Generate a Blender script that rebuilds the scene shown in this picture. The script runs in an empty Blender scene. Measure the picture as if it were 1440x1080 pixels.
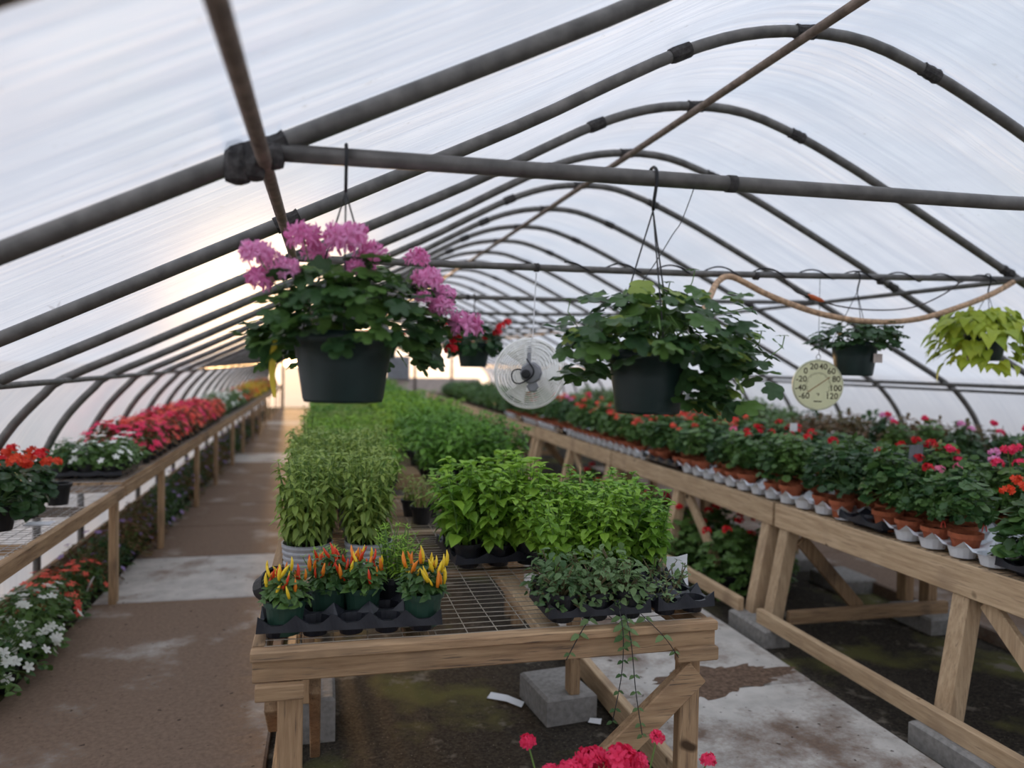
import bpy, math, random
from mathutils import Vector, Matrix
random.seed(7)
R = random.Random(11)
sc = bpy.context.scene
col = sc.collection
PI = math.pi
ORD = ['first', 'second', 'third', 'fourth', 'fifth', 'sixth', 'seventh', 'eighth', 'ninth', 'tenth']
# ------------------------------------------------------------ camera, world, sun, exposure
cam_d = bpy.data.cameras.new('camera'); cam = bpy.data.objects.new('camera', cam_d); col.objects.link(cam)
cam_d.sensor_width = 36; cam_d.lens = 36 * 1082 / 1440.
cam_d.clip_start = 0.02; cam_d.clip_end = 400
right = Vector((0.971, -0.238, 0.018)); fwd = Vector((0.238, 0.971, -0.028)).normalized()
up = right.cross(fwd).normalized(); right = fwd.cross(up).normalized()
M = Matrix((right, up, -fwd)).transposed().to_4x4(); M.translation = Vector((0, 0, 1.6))
cam.matrix_world = M
cam_d.dof.use_dof = True; cam_d.dof.focus_distance = 2.6; cam_d.dof.aperture_fstop = 1.5
sc.camera = cam
SUN_DIR = Vector((-0.046, 1, 0.045)).normalized()          # towards the low sun beyond the far end
w = bpy.data.worlds.new('overcast_sky'); sc.world = w; w.use_nodes = True
nt = w.node_tree; nt.nodes.clear()
def N(nt, t, **kw):
    n = nt.nodes.new(t)
    for k, v in kw.items():
        if k.startswith('i_'): n.inputs[k[2:].replace('_', ' ')].default_value = v
        else: setattr(n, k, v)
    return n
L = lambda nt, a, b: nt.links.new(a, b)
tc = N(nt, 'ShaderNodeTexCoord'); sep = N(nt, 'ShaderNodeSeparateXYZ'); L(nt, tc.outputs['Generated'], sep.inputs[0])
ramp = N(nt, 'ShaderNodeValToRGB'); L(nt, sep.outputs['Z'], ramp.inputs[0])
ramp.color_ramp.elements[0].position = 0.0; ramp.color_ramp.elements[0].color = (0.86, 0.84, 0.86, 1)
ramp.color_ramp.elements[1].position = 0.5; ramp.color_ramp.elements[1].color = (0.84, 0.92, 1.06, 1)
dot = N(nt, 'ShaderNodeVectorMath', operation='DOT_PRODUCT'); L(nt, tc.outputs['Generated'], dot.inputs[0]); dot.inputs[1].default_value = SUN_DIR
pw = N(nt, 'ShaderNodeMath', operation='POWER'); mx0 = N(nt, 'ShaderNodeMath', operation='MAXIMUM'); L(nt, dot.outputs['Value'], mx0.inputs[0]); mx0.inputs[1].default_value = 0
L(nt, mx0.outputs[0], pw.inputs[0]); pw.inputs[1].default_value = 220
glow = N(nt, 'ShaderNodeMix', data_type='RGBA', blend_type='ADD'); glow.inputs[0].default_value = 1
sg = N(nt, 'ShaderNodeVectorMath', operation='SCALE'); sg.inputs[0].default_value = (13.0, 7.6, 3.0); L(nt, pw.outputs[0], sg.inputs['Scale'])
L(nt, ramp.outputs[0], glow.inputs[6]); L(nt, sg.outputs[0], glow.inputs[7])
bg = N(nt, 'ShaderNodeBackground'); L(nt, glow.outputs[2], bg.inputs[0]); bg.inputs[1].default_value = 1.0
wo = N(nt, 'ShaderNodeOutputWorld'); L(nt, bg.outputs[0], wo.inputs[0])
sun_d = bpy.data.lights.new('sun', 'SUN'); sun = bpy.data.objects.new('sun', sun_d); col.objects.link(sun)
sun_d.energy = 5.0; sun_d.color = (1, 0.58, 0.25); sun_d.angle = math.radians(1.5)
sun.rotation_euler = SUN_DIR.to_track_quat('Z', 'Y').to_euler(); sun.location = (-2, 40, 6)
sc.view_settings.view_transform = 'Standard'; sc.view_settings.look = 'None'
sc.view_settings.exposure = 0.66; sc.view_settings.gamma = 1; sc.view_settings.use_curve_mapping = False
sc.cycles.use_denoising = True
sc.cycles.max_bounces = 8; sc.cycles.transparent_max_bounces = 16; sc.cycles.transmission_bounces = 6; sc.cycles.diffuse_bounces = 4

# ------------------------------------------------------------ materials
def newmat(name):
    m = bpy.data.materials.new(name); m.use_nodes = True; m.node_tree.nodes.clear(); return m, m.node_tree
def finish(nt, sh): o = N(nt, 'ShaderNodeOutputMaterial'); L(nt, sh, o.inputs['Surface']); return o
def mixrgb(nt, fac, a, b):
    m = N(nt, 'ShaderNodeMix', data_type='RGBA')
    for i, v in ((0, fac), (6, a), (7, b)):
        if hasattr(v, 'links') or hasattr(v, 'is_output'): L(nt, v, m.inputs[i])
        else: m.inputs[i].default_value = (*v, 1) if isinstance(v, tuple) and len(v) == 3 else v
    return m.outputs[2]
def noise(nt, scale, detail=3, rough=.55, vec=None, stretch=None):
    n = N(nt, 'ShaderNodeTexNoise'); n.inputs['Scale'].default_value = scale; n.inputs['Detail'].default_value = detail; n.inputs['Roughness'].default_value = rough
    if vec is None:
        t = N(nt, 'ShaderNodeTexCoord'); vec = t.outputs['Object']
    if stretch:
        mp = N(nt, 'ShaderNodeMapping'); mp.inputs['Scale'].default_value = stretch; L(nt, vec, mp.inputs[0]); vec = mp.outputs[0]
    L(nt, vec, n.inputs['Vector']); return n.outputs['Fac']
def rampf(nt, f, a, b):
    r = N(nt, 'ShaderNodeMapRange'); L(nt, f, r.inputs[0]); r.inputs[1].default_value = a; r.inputs[2].default_value = b; return r.outputs[0]
def bsdf(nt, colr, rough=.6, metal=0, spec=.5):
    b = N(nt, 'ShaderNodeBsdfPrincipled')
    if isinstance(colr, tuple): b.inputs['Base Color'].default_value = (*colr, 1)
    else: L(nt, colr, b.inputs['Base Color'])
    b.inputs['Roughness'].default_value = rough; b.inputs['Metallic'].default_value = metal; b.inputs['Specular IOR Level'].default_value = spec
    return b
def bump(nt, b, h, strength=.3, dist=.01):
    bp = N(nt, 'ShaderNodeBump'); bp.inputs['Strength'].default_value = strength; bp.inputs['Distance'].default_value = dist
    L(nt, h, bp.inputs['Height']); L(nt, bp.outputs[0], b.inputs['Normal'])
MT = {}
def plain(name, c, rough=.55, metal=0, var=.25, scale=12, spec=.4, bmp=0):
    m, nt = newmat(name); f = noise(nt, scale)
    c2 = tuple(x * (1 - var) for x in c); c1 = tuple(min(1, x * (1 + var * .6)) for x in c)
    b = bsdf(nt, mixrgb(nt, rampf(nt, f, .3, .7), c2, c1), rough, metal, spec)
    if bmp: bump(nt, b, f, bmp, .004)
    finish(nt, b.outputs[0]); MT[name] = m; return m
def wood(name, a, b_, axis, dirt=(.12, .085, .06)):
    m, nt = newmat(name); st = [22, 22, 22]; st[axis] = 1.6
    t = N(nt, 'ShaderNodeTexCoord'); oi = N(nt, 'ShaderNodeObjectInfo')
    ad = N(nt, 'ShaderNodeVectorMath', operation='ADD'); L(nt, t.outputs['Object'], ad.inputs[0])
    cb = N(nt, 'ShaderNodeCombineXYZ'); ml = N(nt, 'ShaderNodeMath', operation='MULTIPLY'); L(nt, oi.outputs['Random'], ml.inputs[0]); ml.inputs[1].default_value = 37
    for k in range(3): L(nt, ml.outputs[0], cb.inputs[k])
    L(nt, cb.outputs[0], ad.inputs[1])
    f = noise(nt, 2.2, 5, .65, ad.outputs[0], tuple(st)); big = noise(nt, 3.2, 2, .5, ad.outputs[0])
    c = mixrgb(nt, rampf(nt, f, .32, .68), b_, a)
    c = mixrgb(nt, rampf(nt, big, .56, .8), c, dirt)
    gr = noise(nt, 7, 3, .6, ad.outputs[0], tuple(x * (1 if x > 2 else .6) for x in st)); c = mixrgb(nt, rampf(nt, gr, .58, .72), c, dirt)
    kn = noise(nt, 9, 1, .4, ad.outputs[0]); c = mixrgb(nt, rampf(nt, kn, .74, .79), c, (.07, .04, .02))
    hs = N(nt, 'ShaderNodeHueSaturation'); L(nt, c, hs.inputs['Color']); mr = N(nt, 'ShaderNodeMapRange'); L(nt, oi.outputs['Random'], mr.inputs[0]); mr.inputs[3].default_value = .82; mr.inputs[4].default_value = 1.12; L(nt, mr.outputs[0], hs.inputs['Value'])
    b = bsdf(nt, hs.outputs[0], .75, 0, .25); bump(nt, b, f, .35, .004); finish(nt, b.outputs[0]); MT[name] = m
for i, ax in enumerate('xyz'):
    wood('wood_' + ax, (.50, .335, .19), (.27, .165, .09), i)
    wood('pale_' + ax, (.62, .455, .285), (.40, .27, .155), i, (.28, .19, .12))
def leafmat(name, a, b_, trans=.35, rough=.45, island=True):
    m, nt = newmat(name); oi = N(nt, 'ShaderNodeObjectInfo'); f = noise(nt, 9, 2)
    g = N(nt, 'ShaderNodeNewGeometry'); ad = N(nt, 'ShaderNodeMath', operation='ADD'); L(nt, g.outputs['Random Per Island'], ad.inputs[0]); L(nt, oi.outputs['Random'], ad.inputs[1])
    a2 = N(nt, 'ShaderNodeMath', operation='ADD'); L(nt, ad.outputs[0], a2.inputs[0]); L(nt, f, a2.inputs[1])
    c = mixrgb(nt, rampf(nt, a2.outputs[0], .6, 1.9), b_, a)
    b = bsdf(nt, c, rough, 0, .35); t = N(nt, 'ShaderNodeBsdfTranslucent'); L(nt, c, t.inputs[0])
    mx = N(nt, 'ShaderNodeMixShader'); mx.inputs[0].default_value = trans; L(nt, b.outputs[0], mx.inputs[1]); L(nt, t.outputs[0], mx.inputs[2])
    finish(nt, mx.outputs[0]); MT[name] = m
leafmat('leaf_bright', (.30, .50, .055), (.12, .28, .035)); leafmat('leaf_olive', (.34, .44, .10), (.14, .24, .045))
leafmat('leaf_green', (.115, .215, .05), (.035, .095, .03), .3, .38); leafmat('leaf_dark', (.06, .125, .04), (.02, .06, .024), .28, .38)
leafmat('leaf_chartreuse', (.50, .58, .06), (.17, .30, .03)); leafmat('leaf_grey', (.20, .30, .12), (.05, .12, .035))
leafmat('leaf_mid', (.19, .38, .055), (.07, .20, .035)); leafmat('leaf_bronze', (.20, .11, .05), (.07, .09, .03)); leafmat('leaf_yellow', (.75, .52, .04), (.35, .35, .03))
for n_, a, b_ in (('petal_pink', (.93, .42, .70), (.80, .20, .48)), ('petal_red', (.80, .025, .035), (.55, .012, .03)), ('petal_coral', (.92, .16, .10), (.75, .07, .06)),
                  ('petal_rose', (.93, .06, .17), (.75, .025, .10)), ('petal_white', (.92, .93, .88), (.78, .82, .72)), ('petal_orange', (.85, .10, .035), (.65, .04, .02)), ('petal_softpink', (.9, .3, .45), (.8, .15, .3)), ('petal_mauve', (.42, .30, .62), (.3, .2, .45))):
    leafmat(n_, a, b_, .3, .6)
plain('stem', (.12, .22, .05)); plain('stem_brown', (.16, .13, .06))
plain('pipe', (.14, .131, .12), .5, .35, .35, 16, .5); plain('pipe_rust', (.22, .165, .13), .6, .3, .4, 20); plain('tape', (.055, .05, .047), .8, 0, .6, 60, .3, .6)
plain('terracotta', (.42, .12, .055), .75, 0, .25, 30, .25); plain('pot_green', (.012, .028, .025), .42, 0, .3, 9); plain('pot_black', (.016, .017, .02), .42, 0, .3, 20)
plain('pot_grey', (.36, .37, .39), .5, 0, .12); plain('pot_small_green', (.022, .06, .04), .4); plain('tray_white', (.80, .83, .87), .45, 0, .06); plain('tray_black', (.017, .018, .024), .38, 0, .3, 30)
plain('soil', (.035, .024, .016), .95, 0, .6, 120, .1, .8); plain('wire_metal', (.50, .45, .38), .5, .6, .2); plain('wire_dark', (.03, .03, .03), .5); plain('wire_galv', (.62, .62, .62), .4, .5)
plain('soil_brown', (.15, .1, .07), .95, 0, .5, 50, .1, .7); plain('block', (.27, .255, .235), .9, 0, .25, 40, .2, .6); plain('paper', (.82, .83, .84), .7, 0, .04); plain('dial', (.70, .69, .42), .5, 0, .05); plain('dial_rim', (.60, .60, .40), .45); plain('ink', (.07, .055, .03), .6)
plain('needle', (.35, .16, .06), .5); plain('fan_guard', (.86, .85, .80), .35, .2, .1); plain('motor', (.22, .22, .235), .5); plain('rubber', (.012, .012, .014), .5)
plain('hose', (.50, .32, .19), .7, 0, .45, 45); plain('cord', (.045, .03, .025), .5); plain('connector', (.55, .13, .04), .5); plain('yellow_card', (.85, .62, .05), .5, 0, .15); plain('slate', (.17, .18, .19), .7)
plain('pepper_red', (.72, .05, .012), .3, 0, .2); plain('pepper_yellow', (.90, .62, .03), .3, 0, .15); plain('pepper_orange', (.88, .25, .02), .3, 0, .2); plain('moss', (.2, .2, .04), .95, 0, .4, 40, .1, .6)
plain('panel_wall', (.62, .52, .46), .7); plain('steel_grey', (.32, .35, .38), .5, .3); plain('tag_white', (.85, .86, .88), .5, 0, .03); plain('dry_leaf', (.22, .10, .035), .8)
# concrete with dirt
def concrete(name, dirt_amt, base=(.42, .385, .345), brown=(.185, .128, .092)):
    m, nt = newmat(name); t = N(nt, 'ShaderNodeTexCoord')
    big = noise(nt, 1.6, 4, .62, t.outputs['Object']); fine = noise(nt, 45, 4, .7, t.outputs['Object']); mid = noise(nt, 7, 4, .6, t.outputs['Object'])
    c = mixrgb(nt, rampf(nt, mid, .35, .7), base, tuple(x * .72 for x in base))
    br = mixrgb(nt, rampf(nt, fine, .35, .68), tuple(x * .78 for x in brown), tuple(x * 1.2 for x in brown))
    ad = N(nt, 'ShaderNodeMath', operation='MULTIPLY_ADD'); L(nt, fine, ad.inputs[0]); ad.inputs[1].default_value = .22; L(nt, big, ad.inputs[2])
    c = mixrgb(nt, rampf(nt, ad.outputs[0], .62 - dirt_amt * .5 + .1, .62 - dirt_amt * .5 + .26), c, br)
    spots = noise(nt, 26, 2, .5, t.outputs['Object']); c = mixrgb(nt, rampf(nt, spots, .68, .74), c, (.05, .035, .025))
    b = bsdf(nt, c, .9, 0, .2); bump(nt, b, mid, .4, .012); finish(nt, b.outputs[0]); MT[name] = m
concrete('concrete_dirty', .67); concrete('concrete_mid', .62); concrete('concrete_clean', .12, (.50, .47, .435)); concrete('concrete_aisle', .24, (.54, .51, .465), (.17, .12, .09))
m, nt = newmat('ground_soil'); big = noise(nt, 1.5, 4, .6); fine = noise(nt, 60, 4, .7); mid = noise(nt, 5, 4, .65)
c = mixrgb(nt, rampf(nt, fine, .35, .7), (.022, .019, .015), (.085, .07, .052)); c = mixrgb(nt, rampf(nt, big, .53, .64), c, (.12, .115, .04)); c = mixrgb(nt, rampf(nt, mid, .58, .68), c, (.21, .18, .14))
fl = noise(nt, 130, 1, .5); c = mixrgb(nt, rampf(nt, fl, .73, .78), c, (.4, .36, .3))
b = bsdf(nt, c, .95, 0, .15); bump(nt, b, fine, .8, .02); finish(nt, b.outputs[0]); MT['ground_soil'] = m
m, nt = newmat('poly_film'); t = N(nt, 'ShaderNodeTexCoord')
st1 = noise(nt, 3.0, 4, .6, t.outputs['Object'], (.35, 9, .35)); st2 = noise(nt, 2.0, 3, .6, t.outputs['Object'], (1.5, .5, 1.5)); sp = noise(nt, 24, 3, .6, t.outputs['Object'])
c = mixrgb(nt, rampf(nt, st1, .4, .75), (.87, .885, .91), (.66, .69, .75)); c = mixrgb(nt, rampf(nt, st2, .42, .75), c, (.74, .76, .80)); c = mixrgb(nt, rampf(nt, sp, .68, .76), c, (.58, .58, .57))
tl = N(nt, 'ShaderNodeBsdfTranslucent'); L(nt, c, tl.inputs[0]); tr = N(nt, 'ShaderNodeBsdfTransparent'); L(nt, c, tr.inputs[0])
df = N(nt, 'ShaderNodeBsdfDiffuse'); L(nt, c, df.inputs[0]); gl = N(nt, 'ShaderNodeBsdfGlossy'); gl.inputs['Roughness'].default_value = .28
bp = N(nt, 'ShaderNodeBump'); bp.inputs['Strength'].default_value = .35; bp.inputs['Distance'].default_value = .03; L(nt, st1, bp.inputs['Height'])
for x in (tl, df, gl): L(nt, bp.outputs[0], x.inputs['Normal'])
def mixs(nt, f, a, b):
    x = N(nt, 'ShaderNodeMixShader')
    if isinstance(f, float): x.inputs[0].default_value = f
    else: L(nt, f, x.inputs[0])
    L(nt, a, x.inputs[1]); L(nt, b, x.inputs[2]); return x.outputs[0]
s1 = mixs(nt, .30, tl.outputs[0], tr.outputs[0]); s1 = mixs(nt, .10, s1, df.outputs[0])
lw = N(nt, 'ShaderNodeLayerWeight'); lw.inputs[0].default_value = .25; fr = N(nt, 'ShaderNodeMath', operation='MULTIPLY'); L(nt, lw.outputs['Fresnel'], fr.inputs[0]); fr.inputs[1].default_value = .35
finish(nt, mixs(nt, fr.outputs[0], s1, gl.outputs[0])); MT['poly_film'] = m
m, nt = newmat('outside_grass'); f = noise(nt, .6, 4); b = bsdf(nt, mixrgb(nt, f, (.30, .25, .20), (.38, .33, .27)), .95); finish(nt, b.outputs[0]); MT['outside_grass'] = m

# ------------------------------------------------------------ mesh builder
class MB:
    def __init__(s): s.v = []; s.f = []
    def add(s, vs, fs):
        o = len(s.v); s.v += [tuple(x) for x in vs]; s.f += [tuple(i + o for i in q) for q in fs]; return s
    def box(s, x0, x1, y0, y1, z0, z1):
        return s.add([(x, y, z) for z in (z0, z1) for y in (y0, y1) for x in (x0, x1)], [(0, 2, 3, 1), (4, 5, 7, 6), (0, 1, 5, 4), (2, 6, 7, 3), (0, 4, 6, 2), (1, 3, 7, 5)])
    def board(s, p, q, wd, th, side, bev=.004):
        # bevelled timber from p to q; side = direction of its width
        p, q = Vector(p), Vector(q); d = (q - p).normalized(); sd = Vector(side); sd = (sd - d * sd.dot(d)).normalized(); t = d.cross(sd)
        a, b = wd / 2, th / 2; ring = [(-a + bev, -b), (a - bev, -b), (a, -b + bev), (a, b - bev), (a - bev, b), (-a + bev, b), (-a, b - bev), (-a, -b + bev)]
        vs = []
        ln = (q - p).length
        for off, k in ((0, .93), (bev, 1), (ln - bev, 1), (ln, .93)):
            for (u, v) in ring: vs.append(p + d * off + sd * u * k + t * v * k)
        fs = [(tuple(range(7, -1, -1))), tuple(range(24, 32))]
        for r in range(3):
            for i in range(8): fs.append((r * 8 + i, r * 8 + (i + 1) % 8, r * 8 + 8 + (i + 1) % 8, r * 8 + 8 + i))
        return s.add(vs, fs)
    def tube(s, pts, r, n=8, cap=True):
        pts = [Vector(p) for p in pts]; vs = []; fs = []; m = len(pts)
        rr = r if isinstance(r, (list, tuple)) else [r] * m
        prev = None
        for i, p in enumerate(pts):
            d = (pts[min(i + 1, m - 1)] - pts[max(i - 1, 0)]).normalized()
            if prev is None: a = d.orthogonal().normalized()
            else: a = (prev - d * prev.dot(d)); a = a.normalized() if a.length > 1e-6 else d.orthogonal().normalized()
            prev = a; b = d.cross(a)
            for k in range(n): vs.append(p + (a * math.cos(2 * PI * k / n) + b * math.sin(2 * PI * k / n)) * rr[i])
        for i in range(m - 1):
            for k in range(n): fs.append((i * n + k, i * n + (k + 1) % n, (i + 1) * n + (k + 1) % n, (i + 1) * n + k))
        if cap: fs.append(tuple(range(n - 1, -1, -1))); fs.append(tuple((m - 1) * n + k for k in range(n)))
        return s.add(vs, fs)
    def lathe(s, prof, n=20, c=(0, 0, 0), capb=True, capt=False):
        vs = [(c[0] + r * math.cos(2 * PI * k / n), c[1] + r * math.sin(2 * PI * k / n), c[2] + z) for r, z in prof for k in range(n)]
        fs = [(i * n + k, i * n + (k + 1) % n, (i + 1) * n + (k + 1) % n, (i + 1) * n + k) for i in range(len(prof) - 1) for k in range(n)]
        if capb: fs.append(tuple(range(n - 1, -1, -1)))
        if capt: fs.append(tuple((len(prof) - 1) * n + k for k in range(n)))
        return s.add(vs, fs)
    def ring(s, c, r, tr, n=36, m=5, ax=None):
        ax = ax or (Vector((1, 0, 0)), Vector((0, 0, 1))); c = Vector(c)
        nn = ax[0].cross(ax[1]); vs = []; fs = []
        for i in range(n):
            d = ax[0] * math.cos(2 * PI * i / n) + ax[1] * math.sin(2 * PI * i / n)
            for k in range(m): vs.append(c + d * (r + tr * math.cos(2 * PI * k / m)) + nn * tr * math.sin(2 * PI * k / m))
        for i in range(n):
            for k in range(m): fs.append((i * m + k, ((i + 1) % n) * m + k, ((i + 1) % n) * m + (k + 1) % m, i * m + (k + 1) % m))
        return s.add(vs, fs)
    def leaf(s, tpl, pos, d, upv, sc_):
        d = Vector(d).normalized(); y = Vector(upv).cross(d)
        y = y.normalized() if y.length > 1e-5 else d.orthogonal().normalized(); z = d.cross(y); pos = Vector(pos)
        return s.add([pos + (d * a + y * b + z * c) * sc_ for a, b, c in tpl[0]], tpl[1])
    def mesh(s, name, mat, smooth=False, off=None):
        me = bpy.data.meshes.new(name); vs = s.v if off is None else [(x - off[0], y - off[1], z - off[2]) for x, y, z in s.v]
        me.from_pydata(vs, [], s.f); me.materials.append(MT[mat] if isinstance(mat, str) else mat)
        if smooth: me.polygons.foreach_set('use_smooth', [True] * len(me.polygons))
        me.update(); return me
    def build(s, name, mat, parent=None, smooth=False, kind=None):
        off = parent.location if parent is not None and parent.parent is None else (parent.parent.location if parent is not None else None)
        o = bpy.data.objects.new(name, s.mesh(name, mat, smooth, off)); col.objects.link(o)
        if parent is not None: o.parent = parent
        if kind: o['kind'] = kind
        return o
def ob(name, me, parent=None, mtx=None):
    o = bpy.data.objects.new(name, me); col.objects.link(o); o.parent = parent
    if mtx is not None: o.matrix_local = mtx
    return o
def tag(o, label, cat, group=None):
    o['label'] = label; o['category'] = cat
    if group: o['group'] = group
    return o
def thing(name, label, cat, loc=(0, 0, 0), group=None, rz=0):
    o = bpy.data.objects.new(name, None); col.objects.link(o); o.location = loc; o.rotation_euler = (0, 0, rz); o.empty_display_size = .05
    return tag(o, label, cat, group)
def struct(o): o['kind'] = 'structure'; return o
def copy_tree(o, parent=None):
    c = o.copy(); col.objects.link(c); c.parent = parent
    for ch in o.children: copy_tree(ch, c)
    return c
def place(proto, loc, rz=0, sc_=1, label=None, group=None):
    # the first call moves the prototype itself, later calls copy it
    if proto.get('_used'): o = copy_tree(proto)
    else: o = proto; proto['_used'] = 1
    o.location = loc; o.rotation_euler = (0, 0, rz); o.scale = (sc_,) * 3
    if label: o['label'] = label
    if group: o['group'] = group
    return o

# ------------------------------------------------------------ the greenhouse shell
S = 0.96586; CX = 1.92
HY = lambda k: (k + .95) * S
LP = [(3.78, -.12), (3.78, .3), (3.78, .62), (3.755, .85), (3.69, 1.03), (3.58, 1.21), (3.43, 1.38), (3.33, 1.465), (2.9, 1.67), (2.05, 2.085), (1.23, 2.485), (.85, 2.69), (.56, 2.84), (.28, 2.945), (0, 2.99)]
RP = [(0, 2.99), (.3, 2.98), (.62, 2.885), (.9, 2.77), (1.2, 2.63), (2.07, 2.20), (3.0, 1.735), (3.45, 1.50), (3.62, 1.38), (3.80, 1.17), (3.89, .95), (3.92, .66), (3.92, .3), (3.92, -.12)]
ctrl = [Vector((CX - u, 0, z)) for u, z in LP] + [Vector((CX + u, 0, z)) for u, z in RP[1:]]
def catmull(P, sub):
    out = []
    for i in range(len(P) - 1):
        p0, p1, p2, p3 = P[max(i - 1, 0)], P[i], P[i + 1], P[min(i + 2, len(P) - 1)]
        for j in range(sub):
            t = j / sub; out.append(.5 * ((2 * p1) + (p2 - p0) * t + (2 * p0 - 5 * p1 + 4 * p2 - p3) * t * t + (3 * p1 - p0 - 3 * p2 + p3) * t ** 3))
    out.append(P[-1]); return out
prof = catmull(ctrl, 3)
K0, K1 = -4, 27
YB, YF = HY(K0), HY(K1)
hoop_me = MB().tube(prof, .0245, 10).mesh('hoop', 'pipe', True)
tape_pts = [9 * 3, 12 * 3, 16 * 3, 19 * 3]
def arc_piece(i, hl, r):
    p = Vector(prof[i]); d = (Vector(prof[i + 1]) - Vector(prof[i - 1])).normalized(); rr = random.Random(i)
    return MB().tube([p + d * hl * q for q in (-1, -.6, -.1, .3, .7, 1)], [r * rr.uniform(.86, 1.06) for _ in range(6)], 9)
tape_mes = [arc_piece(i, .045, .0305).mesh('tape', 'tape') for i in (12 * 3, 14 * 3, 16 * 3, 27, 57)]
def hoop_label(k):
    if k < 1: return 'grey arched steel rib behind the two flower basket crossbar', 'ribs out of sight behind'
    if k == 1: return 'thick grey arched pipe rib carrying the crossbar with the pink geranium basket', None
    if k == 2: return 'grey arched pipe rib between the two hanging basket crossbars', None
    if k == 3: return 'grey arched pipe rib carrying the crossbar above the round thermometer', None
    if k == 5: return 'grey arched pipe rib carrying the crossbar of the red flower basket', None
    if k == 4: return 'grey arched pipe rib next beyond the thermometer crossbar', None
    n_ = ['first', 'second', 'third', 'fourth', 'fifth', 'sixth', 'seventh', 'eighth']
    if k - 6 < 8: return 'slim grey arched rib, %s one beyond the red basket crossbar' % n_[k - 6], None
    return 'slim blurred arched rib deep in the receding row near the end wall', 'receding greenhouse ribs'
for k in range(K0, K1 + 1):
    lab, g = hoop_label(k)
    t = thing('arched_rib', lab, 'pipe rib', (0, HY(k), 0), g)
    ob('pipe', hoop_me, t)
    if 1 <= k < 14:
        for me in tape_mes: ob('tape_wrap', me, t)
# lumpy taped joint on the first rib
j = MB(); rj = random.Random(3)
def lump(c, sx, sy, sz):
    b = MB(); b.lathe([(.3, -1), (.8, -.85), (1, -.3), (.95, .3), (.75, .85), (.3, 1)], 9, (0, 0, 0), True, True)
    j.add([(c[0] + x * sx * rj.uniform(.85, 1.15), c[1] + y * sy * rj.uniform(.85, 1.15), c[2] + z * sz) for x, y, z in b.v], b.f)
lump((-.195, HY(1) - .012, 2.045), .034, .034, .05); lump((-.16, HY(1) - .016, 2.05), .03, .036, .045); lump((-.12, HY(1) - .014, 2.065), .03, .032, .03)
jt = tag(j.build('taped_joint', 'tape'), 'lumpy dark duct tape wrapped round the pipe joint beside pink basket', 'tape')
def crossbar(k, label, group=None):
    y = HY(k) - .012
    t = thing('crossbar', label, 'pipe', (CX, y, 2.1), group)
    MB().tube([(CX - 2.05, y, 2.075), (CX, y, 2.095), (CX + 2.16, y, 2.155)], .021 if k == 1 else .018, 10).build('pipe', 'pipe', t, True)
    if k < 6:
        for x in (1.05, 2.3, 3.1): MB().tube([(x - .012, y, 2.075 + .02 * (x + .13) / 2.05), (x + .012, y, 2.075 + .02 * (x + .13) / 2.05)], .0235, 10).build('tape_band', 'tape', t, True)
crossbar(1, 'grey crossbar pipe that the pink geranium basket hangs from')
crossbar(3, 'grey crossbar pipe wrapped by a dark cable above the thermometer')
crossbar(5, 'grey crossbar pipe from which the red flower basket hangs')
for k in range(7, 26, 2): crossbar(k, 'slim grey crossbar pipe far down the greenhouse', 'far crossbars')
def purlin(name, label, x, z, r, m):
    o = MB().tube([(x, YB + .1, z), (x, 9, z), (x, YF - .1, z)], r, 10).build(name, m, None, True); tag(o, label, 'pipe')
purlin('ridge_pipe', 'long pipe running under the ridge of all the ribs', CX - .03, 2.945, .0195, 'pipe_rust')
purlin('purlin_pipe', 'rusty pipe running lengthwise through the taped joint', CX - 2.055, 2.045, .0165, 'pipe_rust')
purlin('purlin_pipe', 'long thin pipe tying the ribs above the chartreuse vine', CX + 2.10, 2.145, .0165, 'pipe')
purlin('side_pipe', 'low lengthwise pipe along the wall above red flower bench', CX - 3.30, 1.455, .016, 'pipe')
purlin('side_pipe', 'low lengthwise pipe along the wall behind the terracotta pots', CX + 3.43, 1.475, .018, 'pipe')
purlin('side_pipe', 'lower of the paired lengthwise pipes behind the terracotta pots', CX + 3.50, 1.425, .013, 'pipe')
# film skins
def film(i0, i1, name):
    pts = [Vector(p) for p in prof]; b = MB(); rows = []
    nrm = []
    for i in range(len(pts)):
        d = (pts[min(i + 1, len(pts) - 1)] - pts[max(i - 1, 0)]).normalized(); nrm.append(Vector((-d.z, 0, d.x)))
    ys = []; n = (K1 - K0) * 8
    rr = random.Random(5)
    for jx in range(n + 1): ys.append(YB + (YF - YB) * jx / n)
    vs = []; m_ = i1 - i0 + 1
    for jx, y in enumerate(ys):
        ph = (jx % 8) / 8.
        for i in range(i0, i1 + 1):
            sag = .028 - .010 * math.sin(PI * ph) ** 2 + .003 * math.sin(y * 9 + i * .7)
            p = pts[i] + nrm[i] * sag; vs.append((p.x, y, p.z))
    fs = [(jx * m_ + i, jx * m_ + i + 1, (jx + 1) * m_ + i + 1, (jx + 1) * m_ + i) for jx in range(n) for i in range(m_ - 1)]
    b.add(vs, fs); o = b.build(name, 'poly_film', None, True); struct(o); return o
film(0, 21, 'wall_left'); film(21, len(prof) - 1 - 18, 'ceiling'); film(len(prof) - 1 - 18, len(prof) - 1, 'wall_right')
def endwall(y, name, hole=None):
    b = MB(); pts = [p for p in prof if p.z >= -.1]
    cols_ = []
    for i in range(len(pts) - 1):
        a, c = pts[i], pts[i + 1]
        z0 = -.1
        if hole and hole[0] < (a.x + c.x) / 2 < hole[1]: z0 = hole[2]
        if c.x - a.x > 1e-4: b.add([(a.x, y, z0), (c.x, y, z0), (c.x, y, c.z), (a.x, y, a.z)], [(0, 1, 2, 3)])
    return struct(b.build(name, 'poly_film'))
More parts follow.
